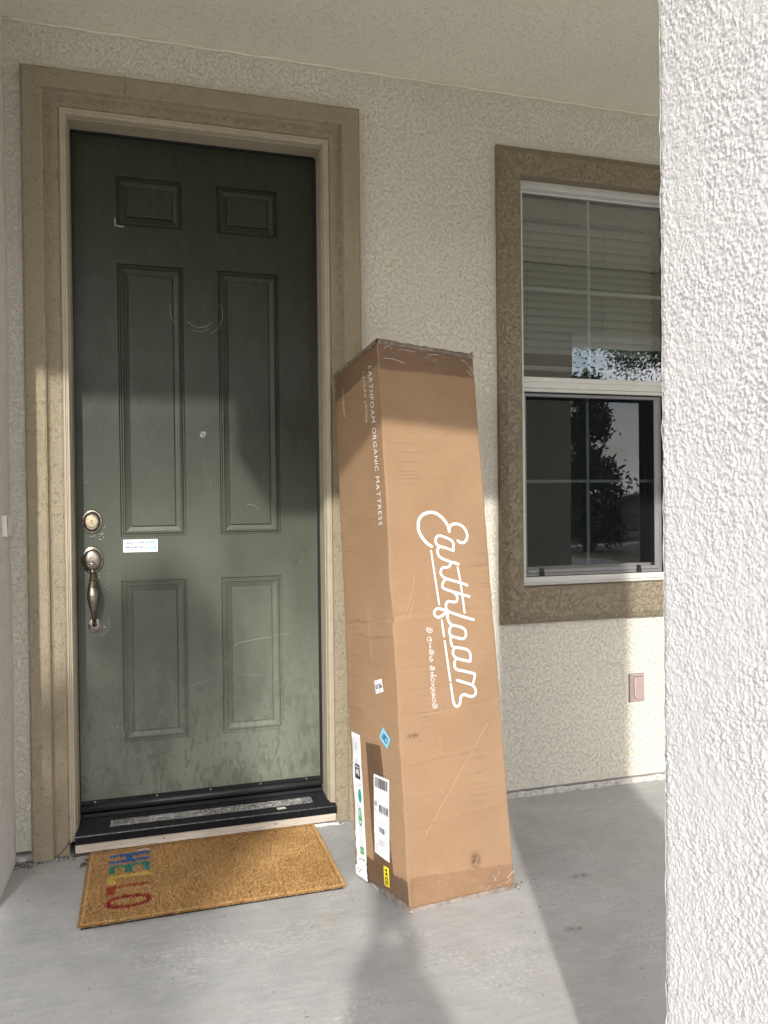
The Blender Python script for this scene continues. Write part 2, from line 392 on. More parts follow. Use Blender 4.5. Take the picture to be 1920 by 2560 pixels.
# ---- pillars
def lumpy_face(o, du, dv, nu, nv, nrm, amp, seed):
    iu = nu if hasattr(nu, '__len__') else np.linspace(0, 1, nu+1); iv = nv if hasattr(nv, '__len__') else np.linspace(0, 1, nv+1); nu = len(iu)-1; nv = len(iv)-1; U, W = np.meshgrid(iu, iv)
    Lu = np.linalg.norm(du); Lv = np.linalg.norm(dv); x = U*Lu; y = W*Lv
    h = fbm(x*290+y*50, y*250-x*70, 2, seed)-.5; h2 = fbm(x*75+9, y*60+x*30, 2, seed+5)-.5; h3 = vn(x*560, y*560, seed+8)-.5
    h = h*(.55+.9*vn(x*14, y*11, seed+9))
    h = np.where(h > 0, h*1.6, h*.8)*1.35+h2*.7+h3*.3
    e = np.minimum(np.minimum(U, 1-U)*Lu, .02)/.02      # round the arris
    d = amp*h-.010*(1-e)**2
    P = np.array(o)[None, None]+U[..., None]*np.array(du)+W[..., None]*np.array(dv)+d[..., None]*np.array(nrm)
    P = P.reshape(-1, 3); n1 = nu+1
    a = (np.arange(nv)[:, None]*n1+np.arange(nu)[None]).ravel()
    F = np.stack([a, a+1, a+n1+1, a+n1], 1)
    return P, F
def pillar(x0, x1, y0, y1, label, fine):
    t = thing('porch_pillar', ((x0+x1)/2, (y0+y1)/2, 0), label, 'pillar', 'stucco porch pillars')
    H = 2.47; n = 190 if fine else 12; nz_ = 940 if fine else 40
    if fine: n = np.concatenate([np.linspace(0, .58, 190), np.linspace(.583, 1, 100)]); nz_ = np.concatenate([np.linspace(0, .15, 20), np.linspace(.152, .86, 1300), np.linspace(.87, 1, 10)])
    P1, F1 = lumpy_face((x0, y1, 0), (0, y0-y1, 0), (0, 0, H), n, nz_, (-1, 0, 0), .0019, 11)
    P2, F2 = lumpy_face((x0, y0, 0), (x1-x0, 0, 0), (0, 0, H), 150 if fine else 24, 700 if fine else 120, (0, -1, 0), .0024, 12)
    P3, F3 = lumpy_face((x1, y1, 0), (x0-x1, 0, 0), (0, 0, H), 24, 120, (0, 1, 0), .0035, 13)
    P4, F4 = lumpy_face((x1, y0, 0), (0, y1-y0, 0), (0, 0, H), 12, 40, (1, 0, 0), .004, 14)
    P = []; F = []; off = 0
    for p, f in ((P1, F1), (P2, F2), (P3, F3), (P4, F4)):
        P.append(p); F.append(f+off); off += len(p)
    P = np.concatenate(P); F = np.concatenate(F)
    me = bpy.data.meshes.new('shaft'); me.vertices.add(len(P)); me.vertices.foreach_set('co', P.ravel())
    me.loops.add(F.size); me.loops.foreach_set('vertex_index', F.ravel()); me.polygons.add(len(F))
    me.polygons.foreach_set('loop_start', np.arange(0, F.size, 4)); me.polygons.foreach_set('use_smooth', np.ones(len(F), bool))
    me.update(calc_edges=True); me.materials.append(M_pillar)
    link(bpy.data.objects.new('shaft', me), t)
    return t
pillar(1.051, 1.54, -2.42, -1.935, 'rough white stucco pillar in the foreground at the right edge, lit by the sun', True)
pillar(2.73, 3.21, -2.42, -1.935, 'second porch pillar, seen only as a dark reflection in the window', False)
# ================================================================= DOOR SURROUND
def frame_profile(name, x0, x1, z0, z1, prof, m, parent, four=False, n=1, wob=0, kb=1, kt=1):
    """prof: (inset, y) rings; three-sided (open at the floor) or four-sided"""
    V = []; F = []; K = None
    for si, (s, y) in enumerate(prof):
        si_ = lambda k_: s if s < .04 else .04+(s-.04)*k_
        a, b, t, d = x0+s, x1-s, z1-si_(kt), (z0+si_(kb) if four else z0)
        ring = []
        segs = [((a, d), (a, t)), ((a, t), (b, t)), ((b, t), (b, d))]+([((b, d), (a, d))] if four else [])
        for (p, q) in segs:
            L = math.hypot(p[0]-q[0], p[1]-q[1]); k = max(1, int(round(L/.02))) if wob else 1
            k = max(1, int(round(math.hypot(*(np.array([x1-x0, z1-z0])))/.025))) if wob else 1
            for i in range(k):
                f = i/k; ring.append((p[0]+(q[0]-p[0])*f, p[1]+(q[1]-p[1])*f))
        if not four: ring.append(segs[-1][1])
        K = len(ring)
        for (x, z) in ring:
            w_ = (vn(np.array([x*37+si]), np.array([z*37.]), 3)[0]-.5)*2*wob if wob else 0
            V.append((x+w_*.6, y+w_, z+w_*.6 if z > z0+.01 else z))
    for i in range(len(prof)-1):
        for k in range(K if four else K-1):
            a = i*K+k; b = i*K+(k+1) % K
            F.append((a, a+K, b+K, b))
    me = mesh(name, V, F, m, parent)
    bm = bmesh.new(); bm.from_mesh(me.data); bmesh.ops.recalc_face_normals(bm, faces=bm.faces)
    c = sum((f.normal.y*f.calc_area() for f in bm.faces))
    if c > 0: bmesh.ops.reverse_faces(bm, faces=bm.faces)
    bm.to_mesh(me.data); bm.free(); return me
df = thing('door_frame', (.46, 0, 0), 'tan stucco surround and painted frame around the dark olive front door', 'door frame')
frame_profile('stucco_surround', -.148, 1.074, .002, 2.793,
    [(0, .001), (.001, -.026), (.004, -.033), (.010, -.037), (.066, -.037), (.072, -.033), (.0765, -.019), (.082, -.0135), (.118, -.012), (.1245, -.009), (.125, .02)], M_trim, df, wob=.0012)
frame_profile('brick_mould', -.148, 1.074, .05, 2.788,
    [(.1245, -.004), (.1247, -.017), (.128, -.021), (.132, -.021), (.134, -.0165), (.137, -.0165), (.1385, -.013), (.143, -.013), (.1455, -.009), (.1475, -.001), (.1478, .01)], M_jamb, df)
frame_profile('jamb', -.148, 1.074, .075, 2.788, [(.147, .009), (.1495, .0095), (.1505, .014), (.1515, .104), (.1515, .125)], M_jamb, df)
joinb('weather_strip', [(.0030, .0065, .088, .12, .12, 2.63), (.9115, .9225, .094, .12, .12, 2.63), (.0065, .9115, .090, .12, 2.629, 2.640)], M_black, df)

# sill with raised ribs
sl = thing('door_sill', (.46, -.02, .05), 'black ribbed door threshold over a weathered cream board', 'threshold')
prof = [(.125, .02), (.125, .100), (.098, .100), (.094, .088), (.088, .087)]
y = .086
while y > -.034:
    z = .0865-(.086-y)*.095
    prof += [(y, z), (y-.0012, z+.0024), (y-.0050, z+.0020), (y-.0062, z-.0012)]; y -= .0102
prof += [(-.037, .0755), (-.041, .0745), (-.0435, .071), (-.0435, .046), (-.03, .046)]
V = []; F = []
for (yy, zz) in prof: V += [(-.004, yy, zz), (.9465, yy, zz)]
for i in range(len(prof)-1): F.append((2*i, 2*i+1, 2*i+3, 2*i+2))
F.append(tuple(2*i for i in range(len(prof)))); F.append(tuple(2*i+1 for i in reversed(range(len(prof)))))
mesh('ribbed_plate', V, F, M_sill, sl)
mesh('worn_edge', [(-.003, -.0415, .0753), (.946, -.0415, .0753), (.946, -.0435, .0722), (-.003, -.0435, .0722)], [(3, 2, 1, 0)], plain('worn sill edge', (.10, .10, .10), .35, .6, var=.8, vs=90), sl)
def scribble():
    m, nt, b = newmat('silvery crackled strip'); k = NB(nt)
    v = k.co((1, 1.8, 1)); wv = k.n('ShaderNodeTexNoise'); wv.inputs['Scale'].default_value = 35; k.l(v, wv.inputs['Vector'])
    s = k.n('ShaderNodeVectorMath', operation='MULTIPLY_ADD'); k.l(wv.outputs['Color'], s.inputs[0]); s.inputs[1].default_value = (.035, .03, 0); k.l(v, s.inputs[2])
    n = k.noise(s.outputs[0], 62, 2, .5); a = k.mr(k.math('ABSOLUTE', k.math('SUBTRACT', n, .5)), .01, .055, 1, 0)
    lines = k.noise(k.co((.6, 34, 1)), 9, 2); a2 = k.math('MULTIPLY', k.mr(lines, .52, .6), .5)
    f = k.math('MULTIPLY', k.math('MAXIMUM', a, a2), k.mr(k.noise(v, 20, 2), .30, .50, .35, 1))
    k.l(k.mix(f, (.11, .112, .112), (.9, .9, .88)), b.inputs['Base Color']); b.inputs['Roughness'].default_value = .35
    k.l(k.bump(f, .001), b.inputs['Normal']); return m
z_at = lambda yy: .0865-(.086-yy)*.095+.0032
mesh('crackled_strip', [(.112, -.0, z_at(0)), (.862, 0, z_at(0)), (.862, .050, z_at(.050)), (.112, .050, z_at(.050))], [(0, 1, 2, 3)], scribble(), sl)
mesh('label_scrap', [(.722, -.028, .0795), (.754, -.024, .0798), (.748, -.008, .0815), (.716, -.010, .0813)], [(0, 1, 2, 3)], M_chip, sl)
box('sill_board', -.004, .9455, -.034, .02, .0125, .0448, M_wood, sl, bevel=.0015)
for sx in (.30, .71): lathe('screw_head', [(.0035, 0), (.0035, .001), (.001, .0014)], (sx, -.0338, .029), M_screw, sl, 12)
rough_strip('mortar_bed', .50, .955, -.040, .02, -.003, .0075, M_caulk, sl, 160, .006, 21)
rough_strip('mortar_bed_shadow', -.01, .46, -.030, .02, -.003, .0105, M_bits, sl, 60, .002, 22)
mesh('seam_line', *boxg(-.004, .946, -.0335, .015, .0096, .0124), M_bits, sl)

# ================================================================= FRONT DOOR
DY = .1
dr = thing('front_door', (.46, DY, .15), 'dark olive green six-panel front door with an antique handle set', 'door')
panels = [(.154, .393, 2.301, 2.487), (.526, .762, 2.298, 2.484), (.158, .399, 1.132, 2.160), (.529, .765, 1.132, 2.158), (.166, .404, .355, .964), (.536, .766, .355, .966)]
# columns share x so that the slab tiles cleanly
PX = [(.160, .400), (.530, .765)]; PZ = [(.355, .965), (1.132, 2.159), (2.300, 2.486)]
xs = [.0065, .160, .400, .530, .765, .9115]; zs = [.1185, .355, .965, 1.132, 2.159, 2.300, 2.486, 2.629]
V = []; F = []; ix = {}
def vi(x, z):
    if (x, z) not in ix: ix[(x, z)] = len(V); V.append((x, DY, z))
    return ix[(x, z)]
for i in range(5):
    for j in range(7):
        if i in (1, 3) and j in (1, 3, 5): continue
        F.append((vi(xs[i], zs[j]), vi(xs[i+1], zs[j]), vi(xs[i+1], zs[j+1]), vi(xs[i], zs[j+1])))
mesh('slab', V, F, M_door, dr)
box('slab_core', .0065, .9115, DY+.02, DY+.044, .1185, 2.629, M_door, dr)
rings = [(0, 0), (.0015, .0045), (.0035, .007), (.0075, .007), (.0095, .0045), (.0125, .0015), (.016, .0012), (.0175, .004), (.020, .0055), (.030, .0085), (.036, .0098), (.0372, .0105), (.0388, .0105), (.0400, .0035), (.042, .003)]
for (x0, x1) in PX:
    for (z0, z1) in PZ:
        V = []; F = []
        for (s, d) in rings:
            V += [(x0+s, DY+d, z0+s), (x1-s, DY+d, z0+s), (x1-s, DY+d, z1-s), (x0+s, DY+d, z1-s)]
        for i in range(len(rings)-1):
            for k in range(4): F.append((4*i+k, 4*i+(k+1) % 4, 4*i+4+(k+1) % 4, 4*i+4+k))
        q = 4*(len(rings)-1); F.append((q, q+1, q+2, q+3))
        mesh('panel', V, F, M_door, dr)
# deadbolt
db = lathe('deadbolt', [(.0365, 0), (.0365, .004), (.0345, .0065), (.031, .007), (.0295, .0105), (.0285, .016), (.0262, .0185), (.0255, .022), (.0240, .0235), (.0232, .0225)], (.059, DY, 1.191), M_bronze, dr, 48, 1.0, 1.22)
lathe('lock_face', [(.0229, .0215), (.0225, .024), (.0205, .0248), (.0195, .0240), (.010, .0242), (.0098, .0262), (.001, .0264)], (.059, DY, 1.191), M_brass, db, 36)
joinb('keyhole', [(.0582, .0598, DY-.0272, DY-.026, 1.186, 1.1975), (.0572, .0608, DY-.0271, DY-.0261, 1.1935, 1.1975)], M_black, db)
# handle set
hs = lathe('handle_plate', [(.040, 0), (.040, .003), (.0385, .006), (.0350, .0075), (.0325, .0085), (.031, .0125), (.026, .017), (.018, .0195), (.008, .0205), (.0005, .0206)], (.059, DY, 1.048), M_bronze, dr, 48, 1, 1.27)
zc = np.linspace(1.006, .806, 26)
pts = []; rad = []
for z in zc:
    t = (1.006-z)/.2
    yo = DY-.014-.042*math.sin(math.pi*min(1, max(0, t*.98+.01)))**.72
    pts.append((.060+.004*t, yo, z)); rad.append(.0066+.0135*math.exp(-((t-.42)/.27)**2)+.0012*(t > .9))
tube('grip', pts, rad, M_bronze, hs, 20, .8)
tube('grip_neck', [(.0595, DY-.006, 1.012), (.0595, DY-.020, 1.010), (.0597, DY-.024, 1.0)], [.009, .008, .007], M_bronze, hs, 14)
tp = [(.0475, DY-.022, 1.036), (.0535, DY-.030, 1.0345), (.0595, DY-.033, 1.034), (.0655, DY-.030, 1.0345), (.0715, DY-.022, 1.036)]
tube('thumb_latch', tp, [.0025, .0042, .0048, .0042, .0025], M_chrome, hs, 12, .6)
tube('latch_stem', [(.0595, DY-.018, 1.040), (.0595, DY-.028, 1.034)], [.006, .005], M_bronze, hs, 10)
lr = lathe('lower_rose', [(.0235, 0), (.0235, .003), (.022, .0055), (.019, .0062), (.0175, .010), (.012, .012), (.0005, .0122)], (.063, DY, .803), M_bronze, dr, 36, 1, 1.18)
lathe('screw_head', [(.0055, .010), (.0055, .0125), (.004, .0135), (.0005, .0137)], (.0635, DY-.004, .812), M_bronze, lr, 16)
# peephole
ph = lathe('peephole', [(.0125, 0), (.0125, .002), (.010, .0035), (.0075, .002), (.0065, .001)], (.468, DY, 1.522), M_chrome, dr, 28)
lathe('lens', [(.0064, .0012), (.005, .003), (.002, .004), (.0005, .0041)], (.468, DY, 1.522), plain('peephole lens', (.12, .13, .14), .05), ph, 20)
# sweep
box('kick_strip', .0065, .9115, DY-.0035, DY-.0005, .1165, .150, M_black, dr)
tube('door_sweep', [(.0065, DY-.010, .1255), (.9115, DY-.010, .1255)], .0115, plain('rubber sweep bulb', (.035, .035, .038), .32), dr, 18)
box('sweep_fin', .0065, .9115, DY-.004, DY+.02, .108, .1165, M_black, dr)
for sx in (.055, .278, .478, .672, .855): lathe('screw_head', [(.0042, 0), (.0042, .0012), (.001, .0018)], (sx, DY-.0036, .1425), M_screw, dr, 12)

# ---- text and print helpers
def text_geo(body, res=3, shear=0, bold=0):
    c = bpy.data.curves.new('t', 'FONT'); c.body = body; c.resolution_u = res; c.shear = shear; c.offset = bold
    o = bpy.data.objects.new('t', c); COL.objects.link(o)
    bpy.context.view_layer.update()
    dg = bpy.context.evaluated_depsgraph_get(); me = bpy.data.meshes.new_from_object(o.evaluated_get(dg))
    V = np.array([v.co[:2] for v in me.vertices]); F = [tuple(p.vertices) for p in me.polygons]
    bpy.data.objects.remove(o); bpy.data.curves.remove(c); bpy.data.meshes.remove(me)
    return V, F
def cap_box(V):
    return V[:, 0].min(), V[:, 0].max(), V[:, 1].min(), V[:, 1].max()
def ribbon(pts, w, smooth=True, sub=6, closed=False):
    """2-D polyline to a flat ribbon with round ends"""
    P = [np.array(p, float) for p in pts]
    if smooth and len(P) > 2:
        Q = [P[0]]+P+[P[-1]]; R = []
        for i in range(1, len(Q)-2):
            for k in range(sub):
                t = k/sub; a, b, c, d = Q[i-1], Q[i], Q[i+1], Q[i+2]
                R.append(.5*((2*b)+(-a+c)*t+(2*a-5*b+4*c-d)*t*t+(-a+3*b-3*c+d)*t**3))
        R.append(P[-1]); P = R
    V = []; F = []
    for i, p in enumerate(P):
        t = P[min(i+1, len(P)-1)]-P[max(i-1, 0)]; n = np.array([-t[1], t[0]]); n /= (np.linalg.norm(n)+1e-9)
        V += [p+n*w/2, p-n*w/2]
        if i: F.append((2*i-2, 2*i-1, 2*i+1, 2*i))
    for e in (0, len(P)-1):
        b = len(V); V.append(P[e]); m = 8
        for k in range(m): V.append(P[e]+w/2*np.array([math.cos(2*math.pi*k/m), math.sin(2*math.pi*k/m)]))
        for k in range(m): F.append((b, b+1+k, b+1+(k+1) % m))
    return V, F
def merge(parts):
    V = []; F = []
    for v, f in parts:
        F += [tuple(i+len(V) for i in q) for q in f]; V += list(v)
    return V, F

def on_door(V, dy): return [(v[0], DY-dy, v[1]) for v in V]
def text_rect(body, x0, x1, z0, z1, **k):
    V, F = text_geo(body, **k); a, b, c, d = cap_box(V)
    return [((v[0]-a)/(b-a)*(x1-x0)+x0, (v[1]-c)/(d-c)*(z1-z0)+z0) for v in V], F
# alarm sticker
sx0, sx1, sz0, sz1 = .168, .293, 1.073, 1.121
M_paper = plain('white sticker', (.80, .82, .84), .35, var=.01)
M_blue = plain('faded blue print', (.06, .10, .30), .5); M_sky = plain('faded sky blue print', (.33, .52, .74), .5, var=.25, vs=60)
st = box('alarm_sticker', sx0, sx1, DY-.0009, DY-.0002, sz0, sz1, M_paper, dr, bevel=.0003)
SXf = lambda px: sx0+(px-115)/1315*(sx1-sx0); SZf = lambda py: sz1-(py-270)/485*(sz1-sz0)
v1 = text_rect('1-800-303-0998', SXf(185), SXf(905), SZf(442), SZf(362), bold=.02)
v2 = text_rect('secured by', SXf(185), SXf(905), SZf(625), SZf(504), shear=.3, bold=.03)
V, F = merge([v1, v2, ([(SXf(185), SZf(662)), (SXf(905), SZf(662)), (SXf(905), SZf(650)), (SXf(185), SZf(650))], [(0, 1, 2, 3)])])
mesh('sticker_print', on_door(V, .0012), F, M_blue, st)
V = [(SXf(955), SZf(645)), (SXf(1365), SZf(645)), (SXf(1365), SZf(345)), (SXf(955), SZf(345))]
mesh('sticker_block', on_door(V, .0011), [(0, 1, 2, 3)], M_sky, st)
V, F = text_rect('ADT', SXf(985), SXf(1335), SZf(570), SZf(425), bold=.03)
mesh('sticker_logo', on_door(V, .0013), F, M_paper, st)
# paint damage: chips and scratches are raised or bare flecks of primer
def blobs(rs, L):
    parts = []
    for (x, z, r, n, sp) in L:
        for _ in range(n):
            cx = x+rs.uniform(-sp, sp); cz = z+rs.uniform(-sp, sp); rr = r*rs.uniform(.4, 1.2); k = 6
            a0 = rs.uniform(0, 3); V = [(cx+rr*rs.uniform(.5, 1.1)*math.cos(a0+i*2*math.pi/k), cz+rr*rs.uniform(.5, 1.3)*math.sin(a0+i*2*math.pi/k)) for i in range(k)]
            parts.append((V, [tuple(range(k))]))
    return merge(parts)
rs = random.Random(3)
V, F = blobs(rs, [(.09, 1.135, .0018, 9, .012), (.06, 1.142, .0022, 5, .010), (.035, 1.165, .0022, 4, .006), (.098, 1.17, .0015, 4, .01), (.035, 1.02, .0025, 4, .006), (.09, .99, .0016, 8, .02), (.10, .95, .0012, 5, .015),
     (.095, .80, .0022, 5, .008), (.165, .62, .0012, 6, .03), (.163, .42, .0018, 5, .012), (.16, .38, .0015, 8, .02), (.12, .40, .0015, 8, .02), (.78, 1.5, .001, 5, .1), (.765, .62, .0012, 5, .1), (.535, .50, .0012, 6, .1),
     (.50, 1.33, .0014, 2, .01), (.46, .72, .001, 4, .06), (.3, .3, .0015, 3, .04), (.62, .25, .0012, 4, .1), (.88, 1.06, .001, 3, .05), (.405, .9, .001, 6, .4), (.70, 1.45, .0011, 5, .2), (.02, 1.33, .0014, 3, .03), (.02, .75, .0012, 4, .2)])
tag(mesh('paint_chips', on_door(V, .0006), F, M_chip, dr), kind='stuff')
parts = []
def arc(cx, cz, r, a0, a1, w): parts.append(ribbon([(cx+r*math.cos(math.radians(a)), cz+r*math.sin(math.radians(a))) for a in np.linspace(a0, a1, 14)], w, sub=2))
arc(.075, .805, .040, -80, 30, .0012)
arc(.46, 1.99, .088, -60, 25, .0010); arc(.46, 1.995, .060, -140, -40, .0012); arc(.455, 1.99, .072, -110, -55, .0009); arc(.45, 2.0, .10, 170, 215, .001)
parts.append(ribbon([(.578, .70), (.60, .707), (.66, .716), (.725, .722)], .0016)); parts.append(ribbon([(.735, .725), (.765, .729), (.80, .728)], .0010)); parts.append(ribbon([(.585, .70), (.578, .695)], .0015))
parts.append(ribbon([(.58, .58), (.63, .578), (.68, .572)], .0008)); parts.append(ribbon([(.41, .55), (.44, .56), (.48, .57)], .0009)); parts.append(ribbon([(.63, 1.25), (.66, 1.246), (.68, 1.23)], .0008))
parts.append(ribbon([(.155, 2.325), (.156, 2.30), (.185, 2.297)], .006, smooth=False))
V, F = merge(parts); mesh('scratches', on_door(V, .0007), F, M_scr, dr)

def crack(pts, w_, y, name='crack', par=None):
    v, f = ribbon(pts, w_, smooth=False); mesh(name, [(p[0], y, p[1]) for p in v], f, M_bits, par or df)
crack([(.200, 2.792), (.2015, 2.775), (.199, 2.762)], .0011, -.0382)
crack([(.2015, 2.757), (.2025, 2.745), (.199, 2.736), (.2005, 2.726)], .0026, -.0382)
crack([(-.0265, .050), (-.033, .036), (-.044, .026), (-.052, .014), (-.066, .004)], .0022, -.0152)

# ================================================================= WINDOW
wn = thing('window', (2.14, 0, .9), 'white vinyl single-hung window with grilles, insect screen and brown stucco trim', 'window')
frame_profile('stucco_trim', 1.663, 2.668, .733, 2.732, [(0, .001), (.001, -.016), (.004, -.021), (.030, -.037), (.034, -.038), (.095, -.038), (.099, -.034), (.0995, .03)], M_wtrim, wn, four=True, wob=.0014, kb=1.95, kt=1.42)
frame_profile('frame', 1.763, 2.568, .890, 2.608, [(0, .03), (0, .012), (.002, .0095), (.007, .0095), (.008, .013), (.012, .013), (.0125, .010), (.028, .010), (.030, .013), (.030, .05), (.034, .052), (.034, .07)], M_white, wn, four=True)
joinb('meeting_rail', [(1.793, 2.538, .022, .06, 1.733, 1.781), (1.793, 2.538, .0185, .0218, 1.760, 1.779), (1.776, 2.555, .016, .0215, 1.716, 1.7315)], M_white, wn, bevel=.0015)
joinb('lower_track', [(1.7755, 1.7925, .0085, .03, .928, 1.712), (2.486, 2.552, .0085, .03, .928, 1.712), (1.7755, 2.552, .0075, .03, .903, .910), (1.7755, 2.552, .0080, .03, .914, .9265)], M_white, wn, bevel=.001)
gp = lambda n, z0, z1, y: mesh(n, [(1.79, y, z0), (2.541, y, z0), (2.541, y, z1), (1.79, y, z1)], [(0, 1, 2, 3)], M_glass, wn)
gp('pane', 1.775, 2.578, .058); gp('pane', .925, 1.735, .078)
GX = 2.139
joinb('grille', [(GX-.0065, GX+.0065, .064, .068, 1.781, 2.576), (1.795, 2.538, .0645, .0675, 2.163, 2.176)], M_grid, wn)
joinb('grille', [(GX-.0065, GX+.0065, .084, .088, .93, 1.733), (1.795, 2.538, .0845, .0875, 1.330, 1.343)], M_grid, wn)
joinb('lower_sash', [(1.793, 1.815, .07, .095, .93, 1.733), (2.50, 2.538, .07, .095, .93, 1.733), (1.815, 2.50, .07, .095, .93, .965)], M_white, wn)
sf = frame_profile('screen_frame', 1.7935, 2.4745, .9275, 1.7105, [(0, .03), (0, .0225), (.0015, .021), (.0115, .021), (.0125, .0235), (.014, .027), (.014, .03)], M_scrframe, wn, four=True)
joinb('screen_bottom_bar', [(1.807, 2.461, .0195, .026, .9415, .957), (2.437, 2.461, .0197, .026, .957, 1.697)], M_scrframe, sf, bevel=.001)
mesh('screen_mesh', [(1.806, .028, .94), (2.462, .028, .94), (2.462, .028, 1.698), (1.806, .028, 1.698)], [(0, 1, 2, 3)], M_screen, sf)
for cx in (1.873, 2.352):
    V, F = boxg(cx-.011, cx+.012, .012, .0205, .927, .962); V = [(x+(.006 if z > .95 and x > cx else 0)*-1, y, z) for x, y, z in V]
    mesh('screen_clip', V, F, M_black, wn, bevel=.001); 
joinb('track_shadow_gap', [(2.4750, 2.4858, .0115, .03, .927, 1.712), (1.7925, 1.7935, .0115, .03, .927, 1.712), (1.793, 2.475, .0115, .03, 1.7115, 1.7155), (1.793, 2.475, .0115, .03, .9262, .9275)], M_black, wn)
# blinds hang inside the room
bl = thing('window_blinds', (2.14, .2, 2.6), 'white horizontal blinds lowered behind the upper window sash', 'blinds')
box('head_rail', 1.775, 2.558, .17, .225, 2.525, 2.60, M_blind, bl, bevel=.003)
box('valance', 1.775, 2.558, .158, .166, 2.515, 2.595, plain('blind valance', (.34, .35, .32), .5), bl, bevel=.002)
sv = []; ang = math.radians(62)
V = []; F = []
for i in range(7):
    t = (i/6-.5)*.05; c = .004*(1-(i/3-1)**2)
    yy = -t*math.cos(ang)-c*math.sin(ang); zz = -t*math.sin(ang)*1+c*math.cos(ang)
    V += [(1.778, .20+yy, zz), (2.556, .20+yy, zz)]
    if i: F.append((2*i-2, 2*i-1, 2*i+1, 2*i))
slat0 = None
for k in range(17):
    z = 2.485-k*.0342
    if slat0 is None: slat0 = mesh('slat', V, F, M_blind, bl, smooth=True); o = slat0
    else:
        o = slat0.copy(); COL.objects.link(o)
    o.location.z = z-2.6*0; o.rotation_euler.y = rs.uniform(-.0012, .0012)
for k in range(6):
    o = slat0.copy(); COL.objects.link(o); o.location.z = 1.922-k*.0095; o.location.y = 0; o.rotation_euler.x = 0
    o.scale.z = .12
box('bottom_rail', 1.778, 2.556, .175, .225, 1.838, 1.860, M_blind, bl, bevel=.003)
for cx in (1.90, 2.285):
    for k in range(17):
        z = 2.500-k*.0342
        if k == 0: c0 = tube('ladder_cord', [(cx+.0025, .1705, z), (cx-.0025, .1725, z-.022)], .0012, M_cord, bl, 6); cz0 = z
        else: c = c0.copy(); COL.objects.link(c); c.location.z = z-cz0; c.location.x = -.0008*k

# ================================================================= SMALL WALL FITTINGS
oc = thing('outlet_cover', (2.321, 0, .42), 'pinkish tan weatherproof outlet cover low on the wall beneath the window', 'outlet cover')
box('plate', 2.284, 2.358, -.008, 0, .359, .482, M_outlet, oc, bevel=.002)
box('gasket', 2.2825, 2.357, -.003, .004, .3575, .4825, M_black, oc)
box('lid', 2.307, 2.349, -.0135, -.0075, .374, .468, M_outlet, oc, bevel=.003, seg=3)
tube('lid_rim', [(2.3075, -.012, .466), (2.3045, -.0155, .455), (2.3040, -.0165, .42), (2.3045, -.0155, .388), (2.309, -.014, .379), (2.318, -.013, .3755)], .0028, plain('paler plastic edge', (.56, .45, .38), .45), oc, 10)
tube('hinge', [(2.304, -.011, .4725), (2.344, -.011, .4725)], .0028, M_outlet, oc, 10)
box('lid_gap', 2.3065, 2.3495, -.0084, -.0079, .4685, .4705, M_black, oc)
box('lid_latch', 2.316, 2.338, -.0150, -.0132, .3705, .3775, M_outlet, oc, bevel=.0008)
lathe('hinge_screw', [(.004, .0135), (.004, .0145), (.0005, .015)], (2.329, 0, .461), M_outlet, oc, 14)
sb = thing('doorbell_box', (-.2, -.11, 1.18), 'small white plastic box on the side wall at the left edge of the photo', 'doorbell')
box('housing', -.204, -.189, -.158, -.056, 1.150, 1.221, M_bell, sb, bevel=.002)
joinb('grille_slots', [(-.1888, -.1882, -.150, -.143, 1.19, 1.208), (-.1888, -.1882, -.150, -.144, 1.178, 1.186), (-.1888, -.1882, -.148, -.142, 1.212, 1.216)], M_black, sb)

# ================================================================= DOORMAT
MO = Vector((.0505, -.048, 0)); MA = .0078; MW, MH = .7976, .503
ca, sa = math.cos(MA), math.sin(MA)
def matp(x, y, z): return (MO.x+x*ca-y*sa, MO.y+x*sa+y*ca, z)
dm = thing('doormat', matp(MW/2, -MH/2, 0), 'brown coir doormat with HELLO in coloured letters, in front of the door', 'doormat')
V = [matp(*p) for p in [(.001, -.003, .0005), (MW-.001, -.003, .0005), (MW-.001, -MH-.001, .0005), (.001, -MH-.001, .0005), (.001, -.003, .006), (MW-.001, -.003, .006), (MW-.001, -MH-.001, .006), (.001, -MH-.001, .006)]]
mesh('rubber_backing', V, [(0, 3, 2, 1), (4, 5, 6, 7), (0, 1, 5, 4), (1, 2, 6, 5), (2, 3, 7, 6), (3, 0, 4, 7)], M_black, dm)
def coir(name, a, b):
    m, nt, bs = newmat(name); k = NB(nt); at = k.n('ShaderNodeAttribute'); at.attribute_name = 'tone'
    k.l(k.mix(at.outputs['Fac'], a, b), bs.inputs['Base Color']); bs.inputs['Roughness'].default_value = .75; bs.inputs['Specular IOR Level'].default_value = .3; return m
coirs = [coir('coir fibre', (.365, .205, .072), (.64, .41, .175)), coir('blue coir', (.03, .11, .32), (.07, .22, .52)), coir('teal coir', (.03, .19, .15), (.08, .33, .26)),
         coir('yellow coir', (.55, .40, .08), (.86, .66, .20)), coir('orange coir', (.34, .055, .02), (.50, .10, .04)), coir('red coir', (.24, .02, .018), (.40, .045, .04))]
